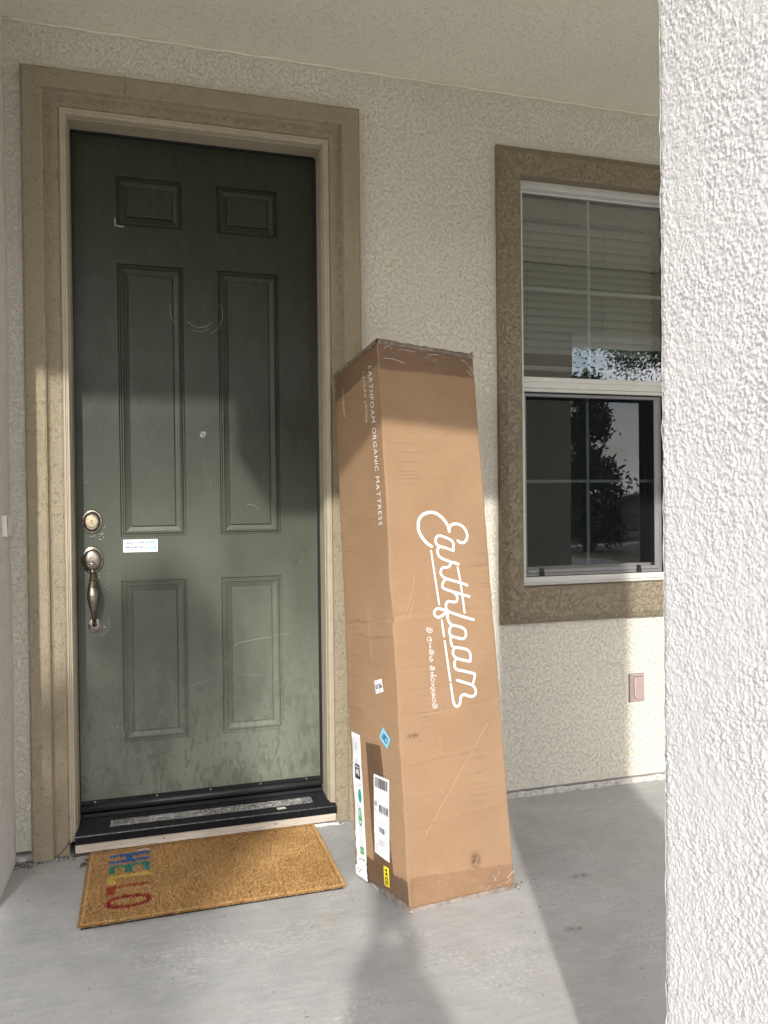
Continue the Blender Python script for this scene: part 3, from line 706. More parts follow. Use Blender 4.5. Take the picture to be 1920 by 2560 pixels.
def letter(x, y):
    """mat coordinates; letter tops point to +x, the word reads toward the viewer"""
    X0, X1 = .064, .199   # bottom and top of the letters
    def inb(y0, y1): return (y < y0) & (y > y1)
    r = np.zeros(x.shape, int); ix_ = (x > X0) & (x < X1)
    mid = (x > X0+.052) & (x < X0+.078)
    H = ix_ & (inb(-.038, -.060) | inb(-.087, -.109) | (inb(-.060, -.087) & mid))
    E = ix_ & (inb(-.124, -.143) | (inb(-.143, -.190) & ((x < X0+.019) | (x > X1-.022) | mid)))
    L1 = (ix_ & inb(-.205, -.224)) | (inb(-.205, -.266) & (x > X0) & (x < X0+.023))
    L2 = (ix_ & inb(-.280, -.297)) | (inb(-.280, -.340) & (x > X0) & (x < X0+.026))
    cx, cy = (X0+X1)/2+.002, -.393; a, b = .069, .040
    e1 = (np.abs((x-cx)/a)**2.6+np.abs((y-cy)/b)**2.6) < 1; e2 = (np.abs((x-cx)/(a-.017))**2.4+np.abs((y-cy)/(b-.0175))**2.4) < 1
    r[H] = 1; r[E] = 2; r[L1] = 3; r[L2] = 4; r[e1 & ~e2] = 5
    return r
rg = np.random.RandomState(5); n = 105000
fx = rg.rand(n)*MW; fy = -rg.rand(n)*MH
ne = 16000   # denser, longer fringe along the cut edges
side = rg.randint(0, 4, ne); tt = rg.rand(ne)
ex = np.where(side == 0, tt*MW, np.where(side == 1, tt*MW, np.where(side == 2, .0, MW))); ey = np.where(side == 0, 0, np.where(side == 1, -MH, -tt*MH))
fx = np.concatenate([fx, ex+rg.randn(ne)*.0018]); fy = np.concatenate([fy, ey+rg.randn(ne)*.0018]); n = len(fx)
wear = fbm(fx*5, fy*5, 3, 4)
hgt = .0125+.004*(rg.rand(n)-.5)+.0035*(fbm(fx*9, fy*9, 3, 8)-.5)
edge = np.minimum(np.minimum(fx, MW-fx), np.minimum(-fy, MH+fy)) < .004
th = rg.rand(n)*6.283; lean = .0035+.0035*rg.rand(n)+np.where(edge, .0035*rg.rand(n), 0)
lx = np.cos(th)*lean; ly = np.sin(th)*lean-np.where(edge & (fy < -MH+.01), .0025, 0)
wd = .0010+.0008*rg.rand(n); px_ = -np.sin(th+.6)*wd; py_ = np.cos(th+.6)*wd
Vs = np.zeros((n, 4, 3))
for q, (ox, oy, hz) in enumerate([(-px_, -py_, 0), (px_, py_, 0), (lx+px_*.5, ly+py_*.5, 1), (lx-px_*.5, ly-py_*.5, 1)]):
    X = fx+ox; Y = fy+oy; Vs[:, q, 0] = MO.x+X*ca-Y*sa; Vs[:, q, 1] = MO.y+X*sa+Y*ca; Vs[:, q, 2] = np.where(edge, .0058, .003) if hz == 0 else hgt
tone = np.clip(.5+.26*rg.randn(n)+(wear-.5)*.9-.35*(fy > -.012)+.3*(fy < -MH+.008), 0, 1)
li = letter(fx+rg.randn(n)*.0008, fy+rg.randn(n)*.0008)
# trodden, greyer fibre through the middle of the mat
me = bpy.data.meshes.new('coir_pile'); me.vertices.add(n*4); me.vertices.foreach_set('co', Vs.ravel())
me.loops.add(n*4); me.loops.foreach_set('vertex_index', np.arange(n*4)); me.polygons.add(n); me.polygons.foreach_set('loop_start', np.arange(0, n*4, 4)); me.update(calc_edges=True)
for c in coirs: me.materials.append(c)
me.polygons.foreach_set('material_index', li)
at = me.attributes.new('tone', 'FLOAT', 'FACE'); at.data.foreach_set('value', tone)
tag(link(bpy.data.objects.new('coir_pile', me), dm), kind='stuff')
tag(mesh('paper_scrap', [matp(.150, -.035, .017), matp(.172, -.030, .018), matp(.196, -.036, .018), (*matp(.20, -.044, .017),)[0:3], matp(.18, -.040, .019), matp(.16, -.046, .018)], [(0, 5, 4, 1), (1, 4, 3, 2)], plain('pale pink and white scrap', (.70, .62, .64), .6, var=.3, vs=60)),
    'tiny pale pink paper scrap lying on the blue H of the doormat', 'paper scrap')
# ================================================================= CARTON
TF, TR_, TL = np.array([1.006, -.48, 1.795]), np.array([1.378, -.416, 1.770]), np.array([.945, -.092, 1.737])
BF, BR, BL = np.array([1.009, -.756, .002]), np.array([1.381, -.711, .002]), np.array([.914, -.469, .002])
TB = TR_+TL-TF; BB = BR+BL-BF
FR = (BF, BR, TR_, TF); LF = (BL, BF, TF, TL); RI = (BR, BB, TB, TR_); BK = (BB, BL, TL, TB)
def bil(Q, u, v):
    u = np.asarray(u, float)[..., None]; v = np.asarray(v, float)[..., None]
    return (1-u)*(1-v)*Q[0]+u*(1-v)*Q[1]+u*v*Q[2]+(1-u)*v*Q[3]
def nrm(Q):
    n = np.cross(Q[1]-Q[0], Q[3]-Q[0]); return n/np.linalg.norm(n)
def g(x, c, s): return np.exp(-((x-c)/s)**2)
def disp(k, u, v):
    """bulges, creases and the crushed band of the cardboard, in metres outward"""
    u = np.asarray(u, float); v = np.asarray(v, float)
    d = .007*np.sin(np.pi*np.clip(u, 0, 1))*(.6+.6*np.sin(v*5+k))*np.sin(np.pi*np.clip(v, 0, 1))**.5
    d = d+.0035*(fbm(u*3+k*9, v*14, 3, k)-.5)
    if k == 0:
        for c, a, t in ((.86-.025, .0006, .01), (.806, .0011, -.012), (.70, .0007, .0), (.655, .0008, -.004), (.585, .0006, .008), (.497, -.0022, .004), (.488, .0016, .006), (.448, .0013, .006), (.405, -.0014, .012), (.372, .0012, .01), (.326, -.0016, .012), (.247, .0014, .014), (.19, .0008, .01), (.142, .0009, .016)):
            wob = .0035*(vn(u*6+c*40, v*0+c*9, 5)-.5); am = .35+.9*vn(u*3+c*70, v*0+2., 6)
            d = d+a*1.3*am*g(v, c+t*(u-.5)*1.2+wob, .0022)
        cr = .371+.006*(vn(v*60, v*0, 8)-.5)+.0*v
        d = d+.0016*g(u, cr, .006)*(v < .78)*(v > .18)
        dl = (u-.1758)-(v-.1176)*(.8505-.1758)/(.2917-.1176); d = d-.0006*g(dl, 0, .012)*(v > .11)*(v < .30)
        d = d-.004*g(v, .492, .012)*g(u, 0, .06)-.003*g(v, .56, .02)*g(u, 0, .05)
    if k == 1:
        for c, a, t in ((.93, .0005, .02), (.72, .0008, .02), (.64, .0012, .05), (.60, .001, .03), (.545, .0009, .03), (.478, -.0045, .02), (.455, .003, .01), (.385, .0009, .0), (.31, .0012, -.005), (.262, .001, .01), (.21, .0008, 0), (.10, .001, -.01)):
            wob = .006*(vn(u*5+c*31, v*0+c*7, 9)-.5); am = .4+.9*vn(u*3+c*50, v*0+4., 7)
            d = d+a*am*g(v, c+t*(u-.5)+wob, .003)
        d = d+.0022*g(u, .53+.03*(vn(v*50, v*0, 3)-.5), .014)*(v < .50)*(v > .40)+.0008*g(u, .62, .01)*(v < .30)
        d = d-.005*g(v, .49, .014)*g(u, 1, .10)
    return d
def surf(k, u, v, off=0):
    Q = (FR, LF, RI, BK)[k]; n = nrm(Q)
    return bil(Q, u, v)+(disp(k, u, v)+off)[..., None]*n
def cardboard():
    m, nt, b = newmat('corrugated cardboard'); k = NB(nt); v = k.co()
    fi = k.noise(k.co((120, 120, 420)), 1, 4, .7); bl = k.noise(v, 5, 5, .6)
    c = k.mix(k.mr(bl, .3, .7), (.295, .184, .104), (.345, .222, .130))
    c = k.mix(k.math('MULTIPLY', k.mr(fi, .4, .65), .30), c, (.24, .152, .09))
    # washboard lines where the flutes show through
    lv = k.noise(k.co((5, 5, 230)), 1, 2, .5); ms = k.mr(k.noise(k.co((8, 8, 2.6)), 1, 3), .47, .66)
    fl = k.math('MULTIPLY', k.mr(lv, .56, .66), ms)
    c = k.mix(k.math('MULTIPLY', fl, .30), c, (.20, .125, .075))
    spk = k.mr(k.noise(v, 260, 2, .5), .66, .72); c = k.mix(k.math('MULTIPLY', spk, .35), c, (.62, .45, .30))
    k.l(c, b.inputs['Base Color']); b.inputs['Roughness'].default_value = .72; b.inputs['Specular IOR Level'].default_value = .3
    nb = k.bump(fl, .0008, .8); nb = k.bump(fi, .0003, 1, nb); nb = k.bump(k.noise(k.co((12, 12, 30)), 1, 4), .002, .5, nb)
    k.l(nb, b.inputs['Normal']); return m
M_card = cardboard()
M_cardin = plain('torn cardboard edge', (.60, .42, .27), .85, var=.2, vs=120)
M_print = plain('white box print', (.80, .79, .80), .6, var=.05, vs=150)
M_ink = plain('black label ink', (.022, .022, .025), .5)
M_grey = plain('grey label ink', (.33, .33, .36), .6)
M_label = plain('glossy white label', (.80, .80, .83), .3, var=.02, bump=.0008, bs=30)
ct = thing('cardboard_box', (1.16, -.58, 0), 'tall cardboard mattress carton with white print, leaning back against the wall beside the door', 'cardboard box')
# perimeter of the carton: rounded vertical edges, each ring from bottom to top
NV = 420; RND = .013
def col_u(k, n):
    e = RND
    return [(k, t) for t in np.linspace(e, 1-e, n)]
cols = col_u(1, 40)+col_u(0, 60)+col_u(2, 14)+col_u(3, 14)
vv = np.linspace(0, 1, NV+1)
Pc = []
for (k, u) in cols:
    Pc.append(surf(k, np.full(NV+1, u), vv))
# insert the arris points between faces
def arris(Q1, k1, Q2, k2, bulge):
    a = surf(k1, np.full(NV+1, 1-RND), vv); b = surf(k2, np.full(NV+1, RND), vv)
    c = bil(Q1, np.full(NV+1, 1.), vv); n = nrm(Q1)+nrm(Q2)
    w_ = .0012*(fbm(vv*60, vv*0+k1, 3, k1)-.5)*2
    dents = sum(-am*g(vv, cc, ss) for cc, am, ss in ((.493, .007, .008), (.475, .003, .005), (.56, .003, .02), (.165, .0025, .006), (.62, .002, .012)))
    return (a+b)/2*.32+c*.68+(w_+dents*(1 if bulge else .4))[:, None]*n/1.6
n1, n2, n3, n4 = 40, 60, 14, 14
full = Pc[:n1]+[arris(LF, 1, FR, 0, 1)]+Pc[n1:n1+n2]+[arris(FR, 0, RI, 2, 0)]+Pc[n1+n2:n1+n2+n3]+[arris(RI, 2, BK, 3, 0)]+Pc[n1+n2+n3:]+[arris(BK, 3, LF, 1, 0)]
A = np.array(full); nc = len(full)
# slightly crushed rims at top and bottom
ctr = A.mean(0)
for vv_i in range(NV+1):
    t = vv[vv_i]; s = 0
    if t > .992: s = -.004*((t-.992)/.008)**2
    if t < .010: s = -.006*((.010-t)/.010)**2
    if s: d = A[:, vv_i]-ctr[vv_i]; A[:, vv_i] += d/np.linalg.norm(d, axis=1)[:, None]*s
Vb = A.reshape(-1, 3); Fb = []
R_ = NV+1
for i in range(nc):
    j = (i+1) % nc
    for q in range(NV): Fb.append((i*R_+q, j*R_+q, j*R_+q+1, i*R_+q+1))
Fb.append(tuple(i*R_+NV for i in range(nc))); Fb.append(tuple(i*R_ for i in reversed(range(nc))))
body = mesh('carton_body', Vb, Fb, M_card, ct, smooth=True)
bm = bmesh.new(); bm.from_mesh(body.data)
for f in bm.faces:
    if len(f.verts) > 4: f.smooth = False
bm.to_mesh(body.data); bm.free()

def patch(name, k, quad, m, parent, off=.0009, nu=8, nv=20, wav=0, seed=0, edge=0, smooth=True):
    """quad in face coordinates, order TL TR BR BL"""
    q = np.array(quad); U, W = np.meshgrid(np.linspace(0, 1, nu+1), np.linspace(0, 1, nv+1))
    uv = ((1-U)*(1-W))[..., None]*q[0]+(U*(1-W))[..., None]*q[1]+(U*W)[..., None]*q[2]+((1-U)*W)[..., None]*q[3]
    if edge: uv[..., 1] += edge*(vn(uv[..., 0]*30, uv[..., 1]*40, seed)-.5)*((W == 0)|(W == 1))
    o = off+(wav*(fbm(uv[..., 0]*14, uv[..., 1]*90, 3, seed)) if wav else 0)
    P = surf(k, uv[..., 0], uv[..., 1], o).reshape(-1, 3); n1 = nu+1
    F = [(j*n1+i, (j+1)*n1+i, (j+1)*n1+i+1, j*n1+i+1) for j in range(nv) for i in range(nu)]
    return mesh(name, P, F, m, parent, smooth=smooth)
def onface(name, k, V, F, m, parent, off=.0009):
    V = np.array(V); P = surf(k, V[:, 0], V[:, 1], off); return mesh(name, P, F, m, parent)
def quadmap(V, c, q):
    """normalise V into box c then into quad q = baseline start, baseline end, top start, top end"""
    q = [np.array(x) for x in q]; R = []
    for v in V:
        s = (v[0]-c[0])/(c[1]-c[0]); t = (v[1]-c[2])/(c[3]-c[2])
        R.append((1-s)*(1-t)*q[0]+s*(1-t)*q[1]+(1-s)*t*q[2]+s*t*q[3])
    return R
UVD = json.loads('{"logo": {"E": [[0.4092, 0.6172], [0.3672, 0.6225], [0.3224, 0.6332], [0.2955, 0.6448], [0.2914, 0.6556], [0.3048, 0.6665], [0.3469, 0.6758], [0.4071, 0.6801], [0.4662, 0.6798], [0.5233, 0.6731], [0.5649, 0.6641], [0.5911, 0.6541], [0.5976, 0.645]], "E2": [[0.5976, 0.645], [0.6035, 0.6524], [0.6278, 0.658], [0.6791, 0.6601], [0.7288, 0.6571], [0.7665, 0.6493], [0.7828, 0.6391], [0.7712, 0.6307], [0.7414, 0.6251], [0.7058, 0.625], [0.6787, 0.6281]], "a": [[0.6289, 0.6089], [0.551, 0.6143], [0.4907, 0.6173], [0.4599, 0.6218], [0.4523, 0.6281], [0.4642, 0.6336], [0.4902, 0.6373], [0.5292, 0.6356], [0.5777, 0.6321], [0.6162, 0.6279], [0.632, 0.6221], [0.6261, 0.6148], [0.6289, 0.6089]], "a2": [[0.4907, 0.6173], [0.468, 0.6118], [0.468, 0.6037], [0.4854, 0.5974], [0.5233, 0.5932], [0.5813, 0.5892], [0.6742, 0.5837]], "r": [[0.6742, 0.5837], [0.6305, 0.5874], [0.5899, 0.5856], [0.576, 0.5805], [0.5423, 0.578], [0.5078, 0.5781], [0.4839, 0.5722], [0.4852, 0.565], [0.5202, 0.5586], [0.5976, 0.5539], [0.6856, 0.549], [0.7464, 0.5448]], "t": [[0.5344, 0.5571], [0.5031, 0.5524], [0.4883, 0.5444], [0.5013, 0.5397], [0.5606, 0.5351], [0.6577, 0.5293], [0.758, 0.5237]], "bar": [[0.6599, 0.5779], [0.6763, 0.5509], [0.6958, 0.4944]], "h": [[0.58, 0.534], [0.6222, 0.5276], [0.6313, 0.5204], [0.6121, 0.5146], [0.5726, 0.5148], [0.5335, 0.5156], [0.5119, 0.5104], [0.5112, 0.5033], [0.5287, 0.4978]], "f": [[0.7837, 0.4806], [0.6613, 0.4879], [0.5458, 0.4963], [0.4696, 0.5018], [0.4217, 0.5035], [0.3929, 0.4988], [0.3933, 0.4918], [0.4256, 0.4876], [0.4705, 0.4912], [0.5113, 0.4958]], "fo": [[0.5284, 0.4969], [0.5159, 0.4873], [0.5292, 0.4783], [0.5565, 0.4727]], "o": [[0.5565, 0.4727], [0.5326, 0.4668], [0.5238, 0.4589], [0.5487, 0.4525], [0.6063, 0.4489], [0.6569, 0.4469], [0.6867, 0.4519], [0.6903, 0.4608], [0.6647, 0.4664], [0.6146, 0.4701], [0.5565, 0.4727]], "oa": [[0.5348, 0.4544], [0.5314, 0.4456], [0.5423, 0.4358], [0.5702, 0.432]], "a3": [[0.7155, 0.4051], [0.6495, 0.4084], [0.5822, 0.4125], [0.5476, 0.4191], [0.5484, 0.4261], [0.5701, 0.4316], [0.6286, 0.4304], [0.6866, 0.427], [0.7162, 0.4214], [0.7212, 0.4142], [0.7155, 0.4051]], "am": [[0.5702, 0.4118], [0.5552, 0.4059], [0.5522, 0.3981], [0.5744, 0.3925], [0.6416, 0.3889], [0.7529, 0.3823]], "m": [[0.7529, 0.3823], [0.7422, 0.3733], [0.7261, 0.3656], [0.7103, 0.3632]], "m2": [[0.5672, 0.3738], [0.6337, 0.3689], [0.7103, 0.3632], [0.7422, 0.3566], [0.7488, 0.3486], [0.7217, 0.3429], [0.6727, 0.3438], [0.6251, 0.3473], [0.5923, 0.3435], [0.5831, 0.3351], [0.5692, 0.3293], [0.5445, 0.328], [0.5222, 0.3328], [0.5133, 0.3424], [0.4573, 0.4816]], "ul": [[0.4014, 0.6091], [0.4437, 0.5108]]}, "sf": [[0.3374, 0.4699], [0.3315, 0.3279], [0.2963, 0.4695], [0.3725, 0.3288]], "left": {"title": [[0.7869, 0.9643], [0.8312, 0.6573], [0.8583, 0.9603], [0.9028, 0.6568]], "sin1": [[0.6676, 0.961], [0.668, 0.9101], [0.7237, 0.9576], [0.7277, 0.9072]], "sin2": [[0.6731, 0.9018], [0.6878, 0.8592], [0.7248, 0.8989], [0.7298, 0.8575]], "full": [[0.1828, 0.9577], [0.1974, 0.8963], [0.2248, 0.9556], [0.232, 0.8944]], "s0136": [[0.5999, 0.3726], [0.7476, 0.3799], [0.7738, 0.3575], [0.6274, 0.3499]], "sC207": [[0.7311, 0.2944], [0.85, 0.2772], [0.7925, 0.2582], [0.6549, 0.2742]], "s0244": [[0.5901, 0.0521], [0.6852, 0.0527], [0.6845, 0.0196], [0.5847, 0.0191]], "strip": [[0.0828, 0.263], [0.2621, 0.2659], [0.2499, 0.1593], [0.2518, 0.0807], [0.2564, 0.0191], [0.2098, 0.0029], [0.1065, 0.0023], [0.0171, 0.0033]], "ship": [[0.5039, 0.2048], [0.783, 0.2052], [0.7044, 0.0627], [0.4311, 0.0657]], "fair": [[0.1011, 0.2075], [0.223, 0.2103], [0.2245, 0.1848], [0.1128, 0.1821]], "teal": [[0.1886, 0.1517]], "ring": [[0.1708, 0.1126]], "green": [[0.1297, 0.0578], [0.2113, 0.0603], [0.211, 0.0486], [0.1291, 0.0452]], "bar": [[0.0942, 0.0359], [0.2234, 0.0389], [0.2259, 0.0326], [0.0966, 0.0289]], "rect": [[0.1014, 0.2561], [0.2278, 0.2592], [0.2263, 0.228], [0.1077, 0.2261]], "tape": [[0.4158, 0.2552], [0.7699, 0.2662], [0.741, -0.01], [0.3305, -0.0131]], "crush": [[0.0683, 0.4747], [0.0584, 0.4555], [1.0449, 0.4985]]}, "front": {"band": [[0.0263, 0.0568], [1.0016, 0.0392]], "smudge": [[0.6342, 0.0606]], "smudge2": [[0.1221, 0.2859]], "diag": [[0.8505, 0.2917], [0.1758, 0.1176]], "crack": [[0.371, 0.4715], [0.3723, 0.3148], [0.3796, 0.2179]], "hc": [[0.0625, 0.49], [1.0011, 0.4935]], "shade": [[0.0188, 0.865], [1.0056, 0.8576]], "topband": [[0.0128, 0.9431], [0.9979, 0.9609]]}}'); SIN = json.loads('{"front": [[[0.3114, 0.4709], [0.3023, 0.469], [0.3024, 0.4655], [0.3108, 0.4631], [0.3249, 0.4611], [0.342, 0.4613], [0.3554, 0.4631], [0.3584, 0.4658], [0.3505, 0.4674], [0.3435, 0.4655], [0.3347, 0.4648]], [[0.3343, 0.4635], [0.3198, 0.4646], [0.3123, 0.4674], [0.3193, 0.4692], [0.3343, 0.4695], [0.3401, 0.4679], [0.3332, 0.4664], [0.325, 0.4673]], [[0.3281, 0.446], [0.3409, 0.4462], [0.3442, 0.4497], [0.3376, 0.4524], [0.3244, 0.4536], [0.3106, 0.4527], [0.304, 0.4497], [0.3072, 0.4466], [0.3152, 0.4454]], [[0.3281, 0.446], [0.3268, 0.4483], [0.3366, 0.4498], [0.3383, 0.4474], [0.3281, 0.446]], [[0.3165, 0.4431], [0.3201, 0.4413], [0.3305, 0.441], [0.3396, 0.4428]], [[0.3231, 0.438], [0.3184, 0.4365], [0.3262, 0.4346], [0.3352, 0.4363], [0.3295, 0.4381], [0.3231, 0.438]], [[0.3358, 0.4321], [0.3208, 0.4315], [0.3153, 0.4277], [0.3181, 0.4238], [0.3282, 0.4226], [0.3392, 0.4236], [0.3435, 0.4262], [0.3333, 0.4248], [0.3254, 0.4264], [0.3345, 0.4282], [0.3224, 0.4299]], [[0.3416, 0.4305], [0.3442, 0.4281], [0.3557, 0.4284], [0.3578, 0.426], [0.3496, 0.4231], [0.3413, 0.4235]], [[0.342, 0.4197], [0.3312, 0.4191], [0.3185, 0.4189], [0.3152, 0.4155], [0.318, 0.4116], [0.3281, 0.4103], [0.3413, 0.4117], [0.3422, 0.4143], [0.3313, 0.4133], [0.3257, 0.4153], [0.3306, 0.4172]], [[0.3358, 0.4022], [0.3233, 0.4027], [0.3148, 0.4002], [0.3169, 0.3963], [0.3267, 0.3943], [0.3419, 0.3956], [0.3431, 0.399], [0.3319, 0.3973], [0.3263, 0.3993], [0.3331, 0.4007]], [[0.3436, 0.4005], [0.3539, 0.3996], [0.3573, 0.3973], [0.3503, 0.3955], [0.3419, 0.3956]], [[0.3445, 0.391], [0.3316, 0.3904], [0.319, 0.3906], [0.317, 0.3872], [0.3188, 0.3841], [0.3335, 0.3839], [0.3427, 0.3861], [0.3633, 0.3846]], [[0.3294, 0.3901], [0.3348, 0.3877], [0.3254, 0.3848]], [[0.3658, 0.3857], [0.3629, 0.3835]], [[0.345, 0.3807], [0.3307, 0.3821], [0.3189, 0.3807], [0.3183, 0.3766], [0.328, 0.3745], [0.343, 0.375], [0.3418, 0.3777], [0.3471, 0.3807]], [[0.3167, 0.372], [0.3222, 0.37], [0.3368, 0.3696], [0.3427, 0.372]], [[0.3054, 0.3616], [0.3062, 0.3639], [0.3183, 0.3648], [0.3212, 0.367], [0.3338, 0.3672], [0.3435, 0.3648], [0.3435, 0.3625], [0.3318, 0.3615], [0.3196, 0.3625], [0.3182, 0.3644]], [[0.3415, 0.3591], [0.3312, 0.3597], [0.3195, 0.3587], [0.3178, 0.3538], [0.3257, 0.3503], [0.3384, 0.3504], [0.3457, 0.3533], [0.3349, 0.3524], [0.3264, 0.3544], [0.3362, 0.3562], [0.3419, 0.358]], [[0.3414, 0.3413], [0.3482, 0.3427], [0.3404, 0.3444], [0.3373, 0.3474], [0.3271, 0.3484], [0.3183, 0.347], [0.3182, 0.3433], [0.3245, 0.3409], [0.335, 0.3411]], [[0.3423, 0.3379], [0.3253, 0.3375], [0.3182, 0.335], [0.3195, 0.3304], [0.3304, 0.3283], [0.3456, 0.3296], [0.3466, 0.3325], [0.3336, 0.3313], [0.3282, 0.3337], [0.3391, 0.335]], [[0.3477, 0.3355], [0.3579, 0.3346], [0.3612, 0.3323], [0.3563, 0.3301], [0.3456, 0.3296]]], "left": [[[0.688, 0.9603], [0.6806, 0.9586], [0.6859, 0.9568], [0.6984, 0.9578], [0.688, 0.9603]], [[0.6722, 0.9537], [0.6646, 0.9502], [0.68, 0.9467], [0.6958, 0.9467], [0.6941, 0.9505], [0.6831, 0.9519]], [[0.6922, 0.9473], [0.719, 0.9459]], [[0.6892, 0.9421], [0.6803, 0.9405], [0.6951, 0.9388], [0.6964, 0.9409], [0.6892, 0.9421]], [[0.6935, 0.936], [0.6805, 0.9339], [0.6824, 0.9305], [0.7052, 0.9291], [0.7169, 0.9316], [0.7162, 0.9346], [0.7045, 0.9346]], [[0.6878, 0.9262], [0.6823, 0.9237], [0.6841, 0.9199], [0.7031, 0.9188], [0.7085, 0.9213], [0.6937, 0.923], [0.7028, 0.9249]], [[0.7077, 0.9199], [0.7229, 0.9194]], [[0.6897, 0.916], [0.6838, 0.9127], [0.6898, 0.9095], [0.7053, 0.9093], [0.704, 0.9137], [0.6968, 0.9148]], [[0.7057, 0.91], [0.7223, 0.909]], [[0.6965, 0.9008], [0.6854, 0.8993], [0.6936, 0.896], [0.7064, 0.8977], [0.6965, 0.9008]], [[0.6999, 0.8934], [0.6906, 0.8907], [0.7001, 0.887], [0.7195, 0.887], [0.7256, 0.8909], [0.711, 0.8925], [0.7075, 0.8891]], [[0.7022, 0.884], [0.6928, 0.8813], [0.6987, 0.8781], [0.7217, 0.8776], [0.7316, 0.8813], [0.717, 0.8828]], [[0.7009, 0.8751], [0.6913, 0.8721], [0.6972, 0.8689], [0.7202, 0.8684], [0.7286, 0.8723], [0.7157, 0.874]], [[0.699, 0.8652], [0.6898, 0.8628], [0.6918, 0.8595], [0.7105, 0.8586], [0.7161, 0.8615], [0.7013, 0.8626], [0.714, 0.8645], [0.699, 0.8652]]]}')
# metric scaling so that a ribbon has an even width on the face
WF, HF = np.linalg.norm(BR-BF)*.995, np.linalg.norm(TF-BF); WL = (np.linalg.norm(BF-BL)+np.linalg.norm(TF-TL))/2
def strokes(L, W, H, wd):
    parts = []
    for s, w_ in L:
        v, f = ribbon([(p[0]*W, p[1]*H) for p in s], w_ or wd); parts.append(([(a[0]/W, a[1]/H) for a in v], f))
    return merge(parts)
lg = []
for kx, s in UVD['logo'].items(): lg.append((s, {'E': .0105, 'E2': .0095, 'ul': .0062, 'bar': .0072}.get(kx, .0086)))
lg[list(UVD['logo']).index('m2')] = (UVD['logo']['m2'][:-1], .0086)
lg.append((UVD['logo']['m2'][-2:], .0068))
V, F = strokes(lg, WF, HF, .0086); onface('printed_logo', 0, V, F, M_print, ct, .0009)
V, F = strokes([(s, 0) for s in SIN['front']], WF, HF, .0015); onface('printed_script', 0, V, F, M_print, ct, .0009)
L = UVD['left']
# letterspaced capitals
def spaced(body, gap, **k):
    parts = []; x = 0
    for chx in body:
        if chx == ' ': x += .42; continue
        V, F = text_geo(chx, **k); a, b, c, d = cap_box(V); V = [(p[0]-a+x, p[1]) for p in V]; parts.append((V, F)); x += (b-a)+gap
    return merge(parts)
V, F = spaced('EARTHFOAM ORGANIC MATTRESS', .17); c = cap_box(np.array(V)); onface('printed_title', 1, quadmap(V, c, L['title']), F, M_print, ct)
V, F = spaced('FULL/QUEEN', .12); c = cap_box(np.array(V)); onface('printed_size', 1, quadmap(V, c, L['full']), F, M_print, ct)
V, F = strokes([(s, 0) for s in SIN['left']], WL, HF, .0019); onface('printed_script', 1, V, F, M_print, ct)

# ---- shipping label
def inq(q, s, t):   # q TL TR BR BL
    q = [np.array(x) for x in q]; return (1-s)*(1-t)*q[0]+s*(1-t)*q[1]+s*t*q[2]+(1-s)*t*q[3]
def rects(q, R):
    V = []; F = []
    for (a, b, c_, d) in R:
        i = len(V); V += [inq(q, a, c_), inq(q, a, d), inq(q, b, d), inq(q, b, c_)]; F.append((i, i+1, i+2, i+3))
    return V, F
rr = random.Random(11)
def bars(a, b, c_, d, n):
    R = []; x = a
    while x < b:
        w_ = (b-a)/n*rr.choice([.5, .5, 1, 1.5, 2]); R.append((x, min(b, x+w_), c_, d)); x += w_+(b-a)/n*rr.choice([.5, .7, 1, 1.4])
    return R
def lines(a, b, c_, d, n, h):
    R = []
    for i in range(n):
        y = c_+(d-c_)*i/max(1, n-1); x = a
        e = a+(b-a)*rr.uniform(.6, 1)
        while x < e:
            w_ = rr.uniform(.02, .07); R.append((x, min(e, x+w_), y, y+h)); x += w_+.012
    return R
q = L['ship']; sp = patch('shipping_label', 1, q, M_label, ct, .0019, 20, 130)
R = bars(.09, .90, .03, .155, 46)+bars(.34, .97, .355, .445, 40)+bars(.36, .72, .635, .705, 22)+[(.06, .20, .335, .395), (.04, .97, .262, .265), (.04, .98, .452, .456), (.04, .98, .585, .588), (.04, .98, .765, .768), (.04, .98, .862, .864)]
V, F = rects(q, R); tag(onface('label_bars', 1, V, F, M_ink, sp, .0030), kind='stuff')
V, F = rects(q, [(.09, .17, .345, .356), (.09, .17, .372, .385)]); onface('label_mark', 1, V, F, M_label, sp, .0036)
R = lines(.05, .2, .19, .215, 2, .006)+lines(.6, .95, .235, .25, 1, .008)+lines(.05, .18, .405, .43, 2, .008)+lines(.6, .97, .47, .56, 5, .006)+lines(.15, .5, .60, .66, 3, .006)+lines(.3, .97, .79, .85, 6, .006)+lines(.08, .4, .875, .95, 6, .005)+lines(.5, .95, .89, .97, 5, .005)+lines(.05, .08, .46, .56, 6, .006)+lines(.75, .97, .62, .66, 3, .006)
V, F = rects(q, R); tag(onface('label_text', 1, V, F, M_grey, sp, .0030), kind='stuff')
